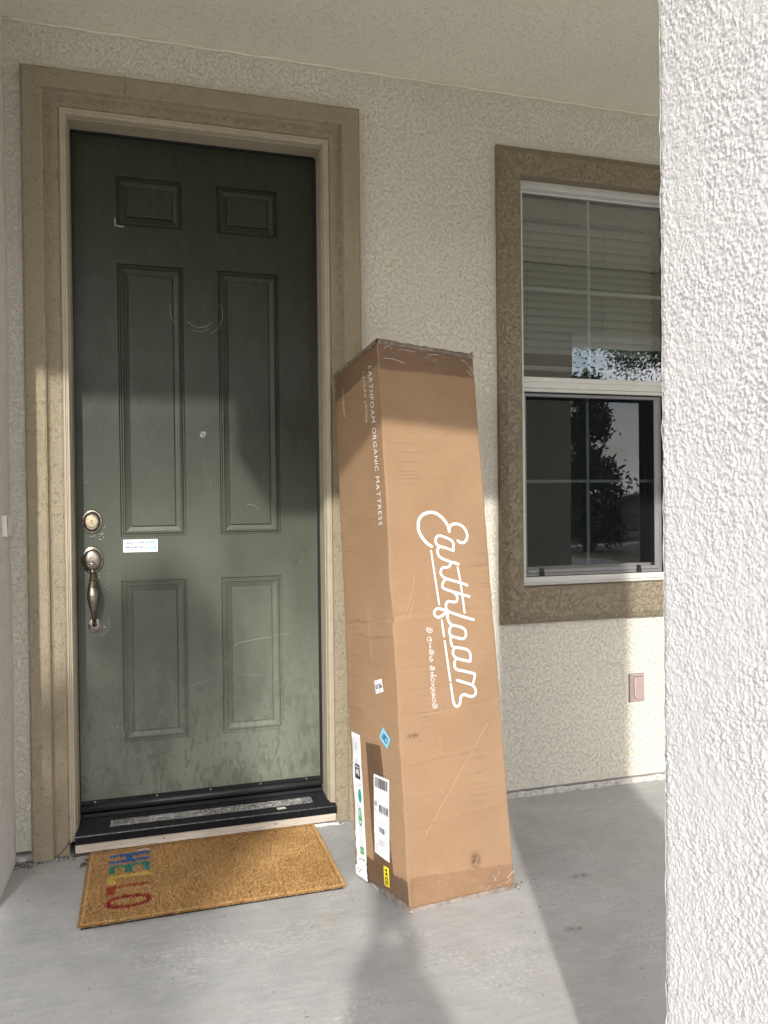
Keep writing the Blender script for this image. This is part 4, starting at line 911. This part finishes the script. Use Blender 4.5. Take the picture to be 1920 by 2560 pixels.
# ---- small stickers with numbers
def sticker(name, q, m, body, rot, ins=(.12, .22), extra=True, parent=ct):
    s = patch(name, 1, q, m, parent, .0024, 8, 20)
    # rot: text direction within the sticker, q order TL TR BR BL
    Q = {0: (q[3], q[2], q[0], q[1]), 90: (q[2], q[1], q[3], q[0]), 180: (q[1], q[0], q[2], q[3]), 270: (q[0], q[3], q[1], q[2])}[rot]
    Q = [np.array(x) for x in Q]
    V, F = text_geo(body, bold=.03); c = cap_box(V)
    def f(s_, t): return (1-s_)*(1-t)*Q[0]+s_*(1-t)*Q[1]+(1-s_)*t*Q[2]+s_*t*Q[3]
    a, b = ins
    quad = [f(a, b), f(1-a, b), f(a, 1-b), f(1-a, 1-b)]
    onface('sticker_number', 1, quadmap(V, c, quad), F, M_ink, s, .0033)
    return s
s1 = sticker('number_sticker', L['s0136'], M_label, '0136', 0, (.10, .30))
V, F = rects(L['s0136'], lines(.1, .45, .08, .14, 2, .04)+lines(.15, .9, .84, .9, 1, .05)); tag(onface('sticker_text', 1, V, F, M_grey, s1, .0032), kind='stuff')
# order of the blue sticker corners: top, right, bottom, left
bq = [L['sC207'][3], L['sC207'][0], L['sC207'][1], L['sC207'][2]]
sticker('blue_sticker', bq, plain('sky blue sticker', (.22, .55, .78), .5, var=.03), 'C207', 270 if False else 90, (.17, .24))
sticker('yellow_sticker', L['s0244'], plain('yellow sticker', (.80, .62, .02), .5, var=.03), '0244', 90, (.10, .26))
# ---- long certification label along the back edge, torn at its lower end
strip = [(.045, .263), (.262, .266), (.250, .159), (.252, .081), (.256, .019), (.225, .0028), (.10, .0022), (.015, .0030), (.02, .012), (.06, .022), (.035, .034), (.065, .045), (.055, .06), (.02, .07), (.05, .083), (.045, .12)]
N_ = 160; sv_ = np.linspace(.0035, .264, N_); Vv = []; Ff = []
for i, v_ in enumerate(sv_):
    a = .055+.012*math.sin(v_*60)
    if v_ < .085: a = .05+.03*(vn(np.array([v_*90]), np.array([2.]), 4)[0]-.5)*2
    if v_ < .02: a = .02
    b = .262-.012*(1-v_/.264)+(0 if v_ > .02 else .02*(vn(np.array([v_*500]), np.array([7.]), 4)[0]))
    for s in (0, .33, .66, 1): Vv.append((a+(b-a)*s, v_))
    if i:
        for s in range(3): k4 = 4*i+s; Ff.append((k4-4, k4-3, k4+1, k4))
Vv = np.array(Vv)
cur = np.where(Vv[:, 1] < .035, .004*(vn(Vv[:, 0]*18, Vv[:, 1]*140, 6)), 0)*(1-0*Vv[:, 0])+.0018
P = surf(1, Vv[:, 0], Vv[:, 1], cur)
ls = mesh('certificate_strip', P, Ff, M_label, ct, smooth=True)
q = [(.055, .262), (.258, .262), (.250, .02), (.05, .02)]
M_g1 = plain('teal label ink', (.03, .30, .22), .5); M_g2 = plain('green label ink', (.06, .32, .09), .5)
V, F = rects(q, [(.25, .80, .225, .335)]); fb = onface('black_badge', 1, V, F, M_ink, ls, .0029)
V, F = text_geo('fair', bold=.03); c = cap_box(V); fq = [inq(q, .72, .262), inq(q, .33, .262), inq(q, .72, .315), inq(q, .33, .315)]
onface('badge_word', 1, quadmap(V, c, [fq[0], fq[1], fq[2], fq[3]]), F, M_label, fb, .0036)
V, F = text_geo('for life', bold=.02); c = cap_box(V); onface('badge_word', 1, quadmap(V, c, [inq(q, .74, .236), inq(q, .32, .236), inq(q, .74, .256), inq(q, .32, .256)]), F, M_label, fb, .0036)
def disc(cu, cv, ru, rv, n=24): return [(cu, cv)]+[(cu+ru*math.cos(2*math.pi*i/n), cv+rv*math.sin(2*math.pi*i/n)) for i in range(n)], [(0, 1+i, 1+(i+1) % n) for i in range(n)]
V, F = disc(.186, .151, .036, .0125); onface('teal_badge', 1, V, F, M_g1, ls, .0029)
V = []; F = []
for i in range(28):
    a = 2*math.pi*i/28
    V += [(.172+.040*math.cos(a), .1126+.0165*math.sin(a)), (.172+.030*math.cos(a), .1126+.0125*math.sin(a))]
    F.append((2*i, (2*i+2) % 56, (2*i+3) % 56, 2*i+1))
v2, f2 = merge([disc(.172, .118, .012, .005), disc(.160, .1095, .012, .005), disc(.184, .1095, .012, .005)]); V, F = merge([(V, F), (v2, f2)])
onface('green_ring', 1, V, F, M_g2, ls, .0029)
V, F = rects([(.130, .058), (.211, .060), (.211, .0475), (.130, .0455)], [(0, 1, 0, 1)]); gb = onface('green_badge', 1, V, F, M_g2, ls, .0029)
V, F = strokes([([(.142, .049), (.15, .056), (.165, .05), (.178, .056), (.19, .05), (.20, .055)], 0)], WL, HF, .0012); onface('badge_word', 1, V, F, M_label, gb, .0036)
V, F = rects(L['bar'], bars(0, 1, 0, 1, 26)); tag(onface('label_bars', 1, V, F, M_ink, ls, .0029), kind='stuff')
R = lines(.32, .75, .06, .11, 6, .004)+lines(.25, .8, .195, .21, 2, .004)+lines(.55, .9, .365, .385, 3, .004)+lines(.3, .38, .37, .46, 10, .004)+lines(.35, .8, .52, .545, 3, .004)+lines(.4, .85, .66, .83, 12, .004)+lines(.45, .8, .90, .92, 2, .004)+[(.22, .80, .035, .0365), (.22, .80, .128, .1295), (.22, .23, .035, .128), (.79, .80, .035, .128)]
V, F = rects(q, R); tag(onface('label_text', 1, V, F, M_grey, ls, .0029), kind='stuff')
V, F = strokes([([(.06+.02*i, .0155+.004*math.sin(i*2.1)+.0012*i*0) for i in range(10)], 0)], WL, HF, .0022); onface('label_script', 1, V, F, M_ink, ls, .0045)

# ---- clear packing tape
def tapemat(name, tint, a=.16):
    m = bpy.data.materials.new(name); m.use_nodes = True; nt = m.node_tree; k = NB(nt); nt.nodes.clear(); v = k.co()
    o = k.n('ShaderNodeOutputMaterial'); tr = k.n('ShaderNodeBsdfTransparent'); tr.inputs[0].default_value = tint+(1,)
    gl = k.n('ShaderNodeBsdfGlossy'); gl.inputs['Roughness'].default_value = .14; gl.inputs[0].default_value = (.95, .93, .93, 1)
    nb = k.bump(k.noise(k.co((22, 22, 60)), 1, 3, .6, 1.5), .004, .8); k.l(nb, gl.inputs['Normal'])
    fr = k.n('ShaderNodeFresnel'); fr.inputs[0].default_value = 1.42
    df_ = k.n('ShaderNodeBsdfDiffuse'); df_.inputs[0].default_value = (.62, .56, .52, 1)
    crk = k.math('MULTIPLY', k.mr(k.noise(k.co((30, 30, 70)), 1, 4, .6, 2), .58, .68), a)
    m0 = k.n('ShaderNodeMixShader'); k.l(crk, m0.inputs[0]); k.l(tr.outputs[0], m0.inputs[1]); k.l(df_.outputs[0], m0.inputs[2])
    mx = k.n('ShaderNodeMixShader'); k.l(k.math('MULTIPLY', fr.outputs[0], 1.0), mx.inputs[0]); k.l(m0.outputs[0], mx.inputs[1]); k.l(gl.outputs[0], mx.inputs[2]); k.l(mx.outputs[0], o.inputs[0]); return m
M_tape = tapemat('clear packing tape', (.99, .985, .98), .3); M_tape2 = tapemat('brownish packing tape', (.985, .975, .96), .12)
patch('tape', 0, [(.0, 1.0), (1, 1.0), (1, .953), (0, .945)], M_tape, ct, .0012, 60, 12, .0022, 3, .004)
patch('tape', 1, [(.0, 1.0), (1, 1.0), (1, .955), (0, .935)], M_tape2, ct, .0012, 50, 12, .0018, 4, .004)
patch('tape', 0, [(.02, .055), (1.0, .041), (1.0, .0), (.02, .0)], M_tape2, ct, .0010, 60, 10, .001, 5, .002)
patch('tape', 0, [(.72, .034), (1.0, .040), (1.0, -.001), (.72, -.001)], M_tape, ct, .0035, 30, 14, .006, 6, .004)
patch('tape', 1, [(.26, .050), (1.0, .048), (1.0, .0), (.2, .0)], M_tape2, ct, .0010, 50, 10, .001, 7, .004)
patch('tape', 1, [(.375, .2555), (.66, .2600), (.77, .018), (.405, .004)], M_tape2, ct, .0010, 12, 60, .0006, 8)
# wrapped film sagging out at the foot and the corners of the carton
def film(name, path, w_, m, seed):
    V = []; F = []
    for i, p in enumerate(path):
        a = .006*(vn(np.array([i*.7]), np.array([seed*1.]), 2)[0]); b = .010+.012*vn(np.array([i*.45]), np.array([seed+3.]), 2)[0]*w_
        for s in range(5):
            t = s/4; V.append((p[0]+p[3]*(.001+a*t*.7), p[1]+p[4]*(.001+a*t*.7), max(.0006, p[2]+b*(1-t)*1.2-.0*t)))
        if i:
            for s in range(4): q4 = 5*i+s; F.append((q4-5, q4-4, q4+1, q4))
    return mesh(name, V, F, m, ct, smooth=True)
M_grime = plain('grimy crushed tape edge', (.27, .23, .20), .4, var=.35, vs=40, bump=.003, bs=60)
nF = nrm(FR); nL = nrm(LF)
pf = []
for i in range(30):
    u = 1-i/29; p = surf(1, np.array([u]), np.array([.0]), .0)[0]; pf.append((p[0], p[1], .0, nL[0], nL[1]))
pf = pf[::-1]
pg = []
for i in range(40):
    u = i/39; p = surf(0, np.array([u]), np.array([0.]), .0)[0]; pg.append((p[0], p[1], .0, nF[0], nF[1]))
def toprim(k, us, seed):
    V = []; F = []; n_ = nrm((FR, LF)[k])
    for i, u in enumerate(us):
        j1, j2, j3 = [vn(np.array([i*.55]), np.array([seed+q*3.]), 2)[0] for q in range(3)]
        p = surf(k, np.array([u]), np.array([1.]), 0)[0]
        for (o, z) in ((.0032, -.010-.006*j1), (.0045+.002*j2, -.004), (.003, .002+.003*j3), (-.004, .0045+.004*j3), (-.03, .003)): V.append((p[0]+n_[0]*o, p[1]+n_[1]*o, p[2]+z))
        if i:
            for s in range(4): q4 = 5*i+s; F.append((q4-5, q4, q4+1, q4-4))
    return mesh('crushed_rim', V, F, M_rim, ct, smooth=True)
M_rim = plain('crushed taped rim', (.20, .155, .12), .3, var=.45, vs=50, bump=.003, bs=70)
toprim(1, np.linspace(0, 1, 50), 2); toprim(0, np.linspace(0, 1, 50), 9)
def glint(k, pts, w_): 
    V, F = strokes([(pts, 0)], WF if k == 0 else WL, HF, w_); onface('tape_glint', k, V, F, M_glint, ct, .0034)
M_glint = plain('painted tape glint', (.86, .84, .84), .12, var=.1, vs=200)  # pale strokes painted on as highlights of the wrinkled tape
glint(0, [(.05, .966), (.13, .9675), (.19, .9655), (.26, .962)], .0013); glint(0, [(.06, .985), (.10, .991), (.14, .986)], .0011); glint(0, [(.20, .9875), (.3, .9885), (.38, .988)], .0010); glint(0, [(.50, .9865), (.58, .9885), (.62, .990)], .0012)
glint(0, [(.86, .987), (.90, .984), (.93, .979)], .0014); glint(0, [(.915, .966), (.94, .962), (.965, .956)], .0012); glint(0, [(.95, .975), (.97, .969), (.98, .961)], .0014)
glint(1, [(.015, .965), (.03, .960)], .002); glint(0, [(.80, .028), (.81, .020)], .0012); glint(0, [(.93, .020), (.97, .026), (1.0, .029)], .0014); glint(0, [(.92, .012), (.96, .017)], .0010)
film('crushed_rim', pf, .9, M_grime, 1); film('crushed_rim', pg, .15, M_grime, 7)
# torn tape tags at the two bottom corners
def scraps(name, c, n, r, m, seed):
    q = random.Random(seed); V = []; F = []
    for _ in range(n):
        o = Vector(c)+Vector((q.uniform(-r, r), q.uniform(-r, r), q.uniform(0, r*1.4))); a = Vector((q.uniform(-1, 1), q.uniform(-1, 1), q.uniform(-.4, 1))).normalized()*q.uniform(.006, .016); b = Vector((q.uniform(-1, 1), q.uniform(-1, 1), q.uniform(-1, 1))).normalized()*.004
        i = len(V); V += [o-b, o+b, o+a+b*.5, o+a-b*.7]
        for k_ in range(4):
            V[i+k_].z = max(.0015, V[i+k_].z)
        F.append((i, i+1, i+2, i+3))
    return tag(mesh(name, V, F, m, ct), kind='stuff')
scraps('torn_tape', (1.386, -.715, .004), 26, .013, M_tape, 4); scraps('torn_tape', (1.382, -.72, .0), 6, .010, M_grime, 5)
scraps('torn_flap', (1.002, -.765, .0), 6, .008, M_cardin, 6); scraps('torn_tape', (1.37, -.418, 1.765), 24, .012, M_tape, 8)
scraps('torn_tape', (.945, -.10, 1.70), 10, .010, M_tape, 9)
# stains, scratches
def smudge(name, col, c3, rad, amt, sc, seed):
    m = bpy.data.materials.new(name); m.use_nodes = True; nt = m.node_tree; k = NB(nt); nt.nodes.clear()
    o = k.n('ShaderNodeOutputMaterial'); tr = k.n('ShaderNodeBsdfTransparent'); d = k.n('ShaderNodeBsdfDiffuse'); d.inputs[0].default_value = col+(1,)
    v = k.co(); s = k.n('ShaderNodeVectorMath', operation='SUBTRACT'); k.l(v, s.inputs[0]); s.inputs[1].default_value = c3
    q = k.n('ShaderNodeVectorMath', operation='DIVIDE'); k.l(s.outputs[0], q.inputs[0]); q.inputs[1].default_value = rad
    l = k.n('ShaderNodeVectorMath', operation='LENGTH'); k.l(q.outputs[0], l.inputs[0])
    f = k.math('MULTIPLY', k.math('MULTIPLY', k.mr(l.outputs['Value'], .1, 1, 1, 0, True), k.mr(k.noise(v, sc, 5, .65), .38, .62)), amt)
    mx = k.n('ShaderNodeMixShader'); k.l(f, mx.inputs[0]); k.l(tr.outputs[0], mx.inputs[1]); k.l(d.outputs[0], mx.inputs[2]); k.l(mx.outputs[0], o.inputs[0]); return m
pc = surf(0, np.array([.634]), np.array([.0606]))[0]
patch('stain', 0, [(.55, .085), (.72, .085), (.72, .036), (.55, .036)], smudge('grey smudge', (.11, .075, .05), tuple(pc), (.026, .03, .034), .8, 110, 1), ct, .0008, 8, 8)
pc = surf(0, np.array([.122]), np.array([.286]))[0]
patch('stain', 0, [(.04, .298), (.20, .298), (.20, .274), (.04, .274)], smudge('grey smudge', (.13, .085, .055), tuple(pc), (.03, .03, .012), .6, 110, 2), ct, .0008, 8, 8)
M_sc = plain('scratched cardboard', (.52, .36, .225), .8)
for pl, w_ in (([(.1758, .1176), (.40, .178), (.62, .235), (.8505, .2917)], .0014), ([(.13, .50), (.19, .535), (.22, .56)], .0010), ([(.15, .49), (.2, .52)], .0010)):
    V, F = strokes([(pl, 0)], WF, HF, w_); onface('scratch', 0, V, F, M_sc, ct, .0006)

# ================================================================= LITTLE DEBRIS ON THE SLAB
def bits(name, boxes, n, r, m, seed, label, cat):
    q = random.Random(seed); V = []; F = []
    for _ in range(n):
        x0, x1, y0, y1 = q.choice(boxes); c = Vector((q.uniform(x0, x1), q.uniform(y0, y1), 0)); rr_ = r*q.uniform(.3, 1)
        i = len(V); k5 = 5
        for a in range(k5): V.append((c.x+rr_*q.uniform(.5, 1)*math.cos(a*1.257), c.y+rr_*q.uniform(.5, 1)*math.sin(a*1.257), .0005))
        V.append((c.x, c.y, rr_*q.uniform(.4, .9)))
        for a in range(k5): F.append((i+a, i+(a+1) % k5, i+5))
    return tag(mesh(name, V, F, m), label, cat, kind='stuff')
bits('grit', [(-.205, .0, -.055, -.012), (-.2, -.14, -.08, -.01)], 170, .005, M_bits, 1, 'dark crumbs of mortar and dirt along the foot of the door trim', 'grit')
bits('mortar_crumbs', [(-.19, .02, -.045, -.012), (.86, .98, -.06, -.03)], 30, .005, M_caulk, 2, 'pale crumbled mortar at the foot of the door surround', 'mortar crumbs')
bits('slab_specks', [(-.2, 2.3, -1.3, -.1)], 60, .0028, M_bits, 3, 'tiny dark specks scattered over the concrete porch floor', 'specks')
V = []; F = []
for (px_, py_, sz_) in ((.505, -.077, .0035), (.539, -.176, .0045), (.513, -.241, .003)):
    i0 = len(V); V += [(px_+sz_*math.cos(i*1.05)*(.7+.3*(i % 2)), py_+sz_*math.sin(i*1.05), .0165) for i in range(6)]+[(px_, py_, .0165+sz_*.8)]; F += [(i0+i, i0+(i+1) % 6, i0+6) for i in range(6)]
tag(mesh('crumbs', V, F, M_bits), 'few dark crumbs lying on the bare coir in the middle of the doormat', 'crumbs', kind='stuff')
def leaf(x, y, r, a, label):
    V = [(x, y, .006)]; n = 9
    for i in range(n):
        t = 2*math.pi*i/n+a; rr_ = r*(.55+.45*abs(math.cos(t*1.5))); V.append((x+rr_*math.cos(t), y+rr_*.7*math.sin(t), .002+.010*((i*37) % 5)/5))
    return tag(mesh('dead_leaf', V, [(0, 1+i, 1+(i+1) % n) for i in range(n)], M_leaf), label, 'leaf')
leaf(.032, -.115, .020, .3, 'curled dead brown leaf at the left rear corner of the doormat')
leaf(.040, -.078, .013, 1.3, 'smaller dead leaf between the doormat and the door threshold')
def stain(x, y, r, label):
    n = 20; V = [(x, y, .0006)]+[(x+r*1.5*math.cos(i*6.2832/n), y+r*.8*math.sin(i*6.2832/n), .0006) for i in range(n)]
    tag(mesh('floor_stain', V, [(0, 1+i, 1+(i+1) % n) for i in range(n)], smudge('dark floor stain', (.09, .08, .07), (x, y, 0), (r*1.5, r*.8, 1), .38, 60, 3)), label, 'stain')
stain(1.436, -.985, .030, 'darker brown smudge on the shaded concrete near the bottom of the photo')
stain(1.62, -.70, .035, 'faint grey smudge on the shaded concrete beside the pillar')

# ================================================================= OUTSIDE: what the window mirrors and what shades the porch
def foliage(name, c, rad, n, size, m, parent, seed, thin=1.0, shape='ball', clumps=60):
    q = np.random.RandomState(seed); C = []
    for _ in range(clumps):
        d = q.randn(3); d /= np.linalg.norm(d); r = q.rand()**.33
        if shape == 'cone':
            h = q.rand()**1.3; rr_ = (1-h)**.8*np.sqrt(q.rand()); a = q.rand()*6.28; C.append((rr_*math.cos(a)*rad[0], rr_*math.sin(a)*rad[1], (h*2-1)*rad[2]))
        elif shape == 'col':
            h = q.rand(); rr_ = np.sqrt(q.rand())*min(1, (1-h)*9, .7+h*3); a = q.rand()*6.28; C.append((rr_*math.cos(a)*rad[0], rr_*math.sin(a)*rad[1], (h*2-1)*rad[2]))
        else: C.append(tuple(d*r*np.array(rad)))
    C = np.array(C); i = q.randint(0, clumps, n); s = min(rad)*(.30 if shape != 'col' else .35)
    P = C[i]+q.randn(n, 3)*s*np.array([.6, .6, .5])*thin
    A = q.randn(n, 3); A /= np.linalg.norm(A, axis=1)[:, None]; B = np.cross(A, q.randn(n, 3)); B /= np.linalg.norm(B, axis=1)[:, None]
    L_ = size*(.6+.8*q.rand(n))[:, None]
    V = np.stack([P-A*L_, P+B*L_*.42, P+A*L_, P-B*L_*.42], 1)+np.array(c)
    me = bpy.data.meshes.new(name); me.vertices.add(n*4); me.vertices.foreach_set('co', V.ravel()); me.loops.add(n*4); me.loops.foreach_set('vertex_index', np.arange(n*4))
    me.polygons.add(n); me.polygons.foreach_set('loop_start', np.arange(0, n*4, 4)); me.update(calc_edges=True); me.materials.append(m)
    return link(bpy.data.objects.new(name, me), parent)
def leafmat(name, a, b_):
    m, nt, b = newmat(name); k = NB(nt); k.l(k.mix(k.mr(k.noise(k.co(), 3, 4), .35, .65), a, b_), b.inputs['Base Color']); b.inputs['Roughness'].default_value = .6; return m
M_lf1 = leafmat('dark conifer needles', (.022, .042, .018), (.05, .08, .03)); M_lf2 = leafmat('olive leaves', (.045, .08, .022), (.10, .14, .045)); M_bark = plain('grey brown bark', (.11, .085, .065), .9, var=.4, vs=12)
def tree(name, x, y, h, r, z0, m, label, shape, n, size, seed, lean=0, clumps=70, thin=1):
    t = thing(name, (x, y, -.06), label, 'tree')
    tube('trunk', [(x, y, -.06), (x+lean*.3, y, h*.3), (x+lean*.7, y, h*.6), (x+lean, y, h*.95)], [h*.022, h*.018, h*.012, h*.004], M_bark, t, 10)
    q = random.Random(seed)
    if shape == 'ball':
        for i in range(7):
            a = i*.9+q.random(); b = h*(.45+.05*i); s = (x+lean*.5, y, b-.4)
            tube('limb', [s, (x+lean+math.cos(a)*r*.5, y+math.sin(a)*r*.5, b+.5), (x+lean+math.cos(a)*r*.9, y+math.sin(a)*r*.9, b+1.0)], [h*.010, h*.006, h*.002], M_bark, t, 6)
    foliage('crown', (x+lean, y, (h+z0)/2), (r, r, (h-z0)/2), n, size, m, t, seed, thin, shape, clumps)
    return t
tree('pine_tree', 11.35, -15.3, 4.5, 1.0, .3, M_lf1, 'dark pine mirrored in the lower window pane', 'cone', 11000, .085, 3, clumps=65)
tree('shade_tree', 14.7, -15.6, 9.4, 3.4, 4.0, M_lf2, 'leafy tree with spreading limbs mirrored in the upper window pane', 'ball', 42000, .05, 4, clumps=90, thin=.6)
tree('added_cypress', -1.60, -6.0, 3.92, .36, .0, M_lf1, 'unseen narrow cypress added to shade the left of the doorway', 'col', 22000, .045, 5, clumps=160)  # unseen occluder, its shape chosen to cast the shade left of the doorway
for i in range(12):
    tree('street_tree', -26+i*6.5+(i % 3), -32-(i*5 % 4), 2.9+.45*(i*7 % 3), 2.6, .2, (M_lf1, M_lf2)[i % 2], 'bushy tree beyond the street, mirrored low in the window', 'ball', 5000, .22, 20+i)['group'] = 'trees across the street'
hd = tag(box('hedge', -12, 40, -27.6, -26.4, -.06, 1.6, M_lf1, bevel=.2), 'long clipped hedge across the street', 'hedge')

def car(x, y, label):
    t = thing('parked_car', (x, y, -.055), label, 'car')
    M_paint = plain('dark grey car paint', (.05, .055, .065), .22, .3); M_gl = plain('car glass', (.02, .022, .025), .05)
    body = [(-2.3, .35), (-2.32, .75), (-2.15, .98), (-1.35, 1.03), (1.05, 1.02), (2.05, .88), (2.3, .68), (2.32, .35)]
    cab = [(-1.75, 1.03), (-1.25, 1.42), (-.6, 1.52), (.25, 1.50), (1.15, 1.03)]
    def ext(name, pr, w_, m, ins=0, lift=0):
        V = []; F = []; n = len(pr)
        for (a, b) in pr:
            k_ = ins*(b-pr[0][1])
            V += [(x+a, y-w_+k_, b-.05), (x+a, y+w_-k_, b-.05)]
        for i in range(n): j = (i+1) % n; F.append((2*i, 2*i+1, 2*j+1, 2*j))
        F.append(tuple(2*i for i in range(n))); F.append(tuple(2*i+1 for i in reversed(range(n))))
        return mesh(name, V, F, m, t, bevel=.04)
    ext('body', body, .9, M_paint); ext('window', cab, .80, M_gl, .35)
    ext('roof', [(-1.2, 1.44), (-.6, 1.545), (.25, 1.525), (.5, 1.42)], .62, M_paint)
    for wx in (-1.42, 1.42):
        for wy in (-.82, .82): lathe('wheel', [(.33, -.11), (.33, .11), (.2, .11), (.05, .10)], (x+wx, y+wy, .28), M_black, t, 24)
    return t
car(16.3, -20.2, 'dark parked car mirrored faintly in the lower window pane')

# ---- the photographer, kneeling behind the camera: only the shadow on the slab shows
def person(x, y):
    t = thing('person', (x, y, -.05), 'person crouching with raised phone, seen only as a shadow on the porch floor', 'person')
    J = {'pel': (0, -.16, .40, .14), 'ab': (.02, -.08, .58, .135), 'ch': (.06, -.0, .80, .16), 'nk': (.06, .06, 1.0, .075), 'hd0': (.055, .12, 1.09, .10), 'hd1': (.05, .15, 1.17, .112), 'hd2': (.045, .14, 1.25, .085),
         'sl': (-.09, .04, .92, .07), 'el': (.0, .26, .90, .065), 'wl': (.095, .36, 1.08, .044), 'sr': (.22, .04, .92, .07), 'er': (.26, .26, .90, .065), 'wr': (.175, .36, 1.08, .044),
         'hl': (-.11, -.12, .36, .11), 'kl': (-.13, .30, .40, .07), 'al': (-.13, .25, .05, .045), 'tl': (-.13, .37, .01, .04), 'hr': (.11, -.12, .36, .11), 'kr': (.15, .24, .08, .065), 'ar': (.14, -.16, .06, .045), 'tr': (.14, -.24, .02, .035)}
    E = [('pel', 'ab'), ('ab', 'ch'), ('ch', 'nk'), ('nk', 'hd0'), ('hd0', 'hd1'), ('hd1', 'hd2'), ('ch', 'sl'), ('sl', 'el'), ('el', 'wl'), ('ch', 'sr'), ('sr', 'er'), ('er', 'wr'), ('pel', 'hl'), ('hl', 'kl'), ('kl', 'al'), ('al', 'tl'), ('pel', 'hr'), ('hr', 'kr'), ('kr', 'ar'), ('ar', 'tr')]
    ks = list(J); me = bpy.data.meshes.new('body'); me.from_pydata([(x+J[k][0], y+J[k][1], J[k][2]-.045) for k in ks], [(ks.index(a), ks.index(b)) for a, b in E], [])
    o = bpy.data.objects.new('body', me); link(o, t); md = o.modifiers.new('skin', 'SKIN'); o.modifiers.new('sub', 'SUBSURF').levels = 1
    for i, k in enumerate(ks): me.skin_vertices[0].data[i].radius = (J[k][3], J[k][3])
    me.skin_vertices[0].data[0].use_root = True
    me.materials.append(plain('grey clothing', (.12, .13, .16), .9))
    for side, w_ in (('l', (.085, .36, 1.09)), ('r', (.185, .36, 1.09))):
        for i in range(5):
            bx, by, bz = x+w_[0]+(-.02+.012*i), y+w_[1], w_[2]-.045
            tube('finger', [(bx, by, bz), (bx, by+.02, bz+.035+.008*(2-abs(i-2))), (bx+.005, by+.03, bz+.06+.008*(2-abs(i-2)))], [.011, .009, .007], plain('skin', (.48, .31, .23), .6) if i == 0 and side == 'l' else bpy.data.materials['skin'], o, 8)
    return t
person(.10, -3.45)
tag(box('phone', .175, .29, -3.064, -3.056, 1.12, 1.265, M_black, bevel=.003), 'black phone held up by the crouching person', 'phone')
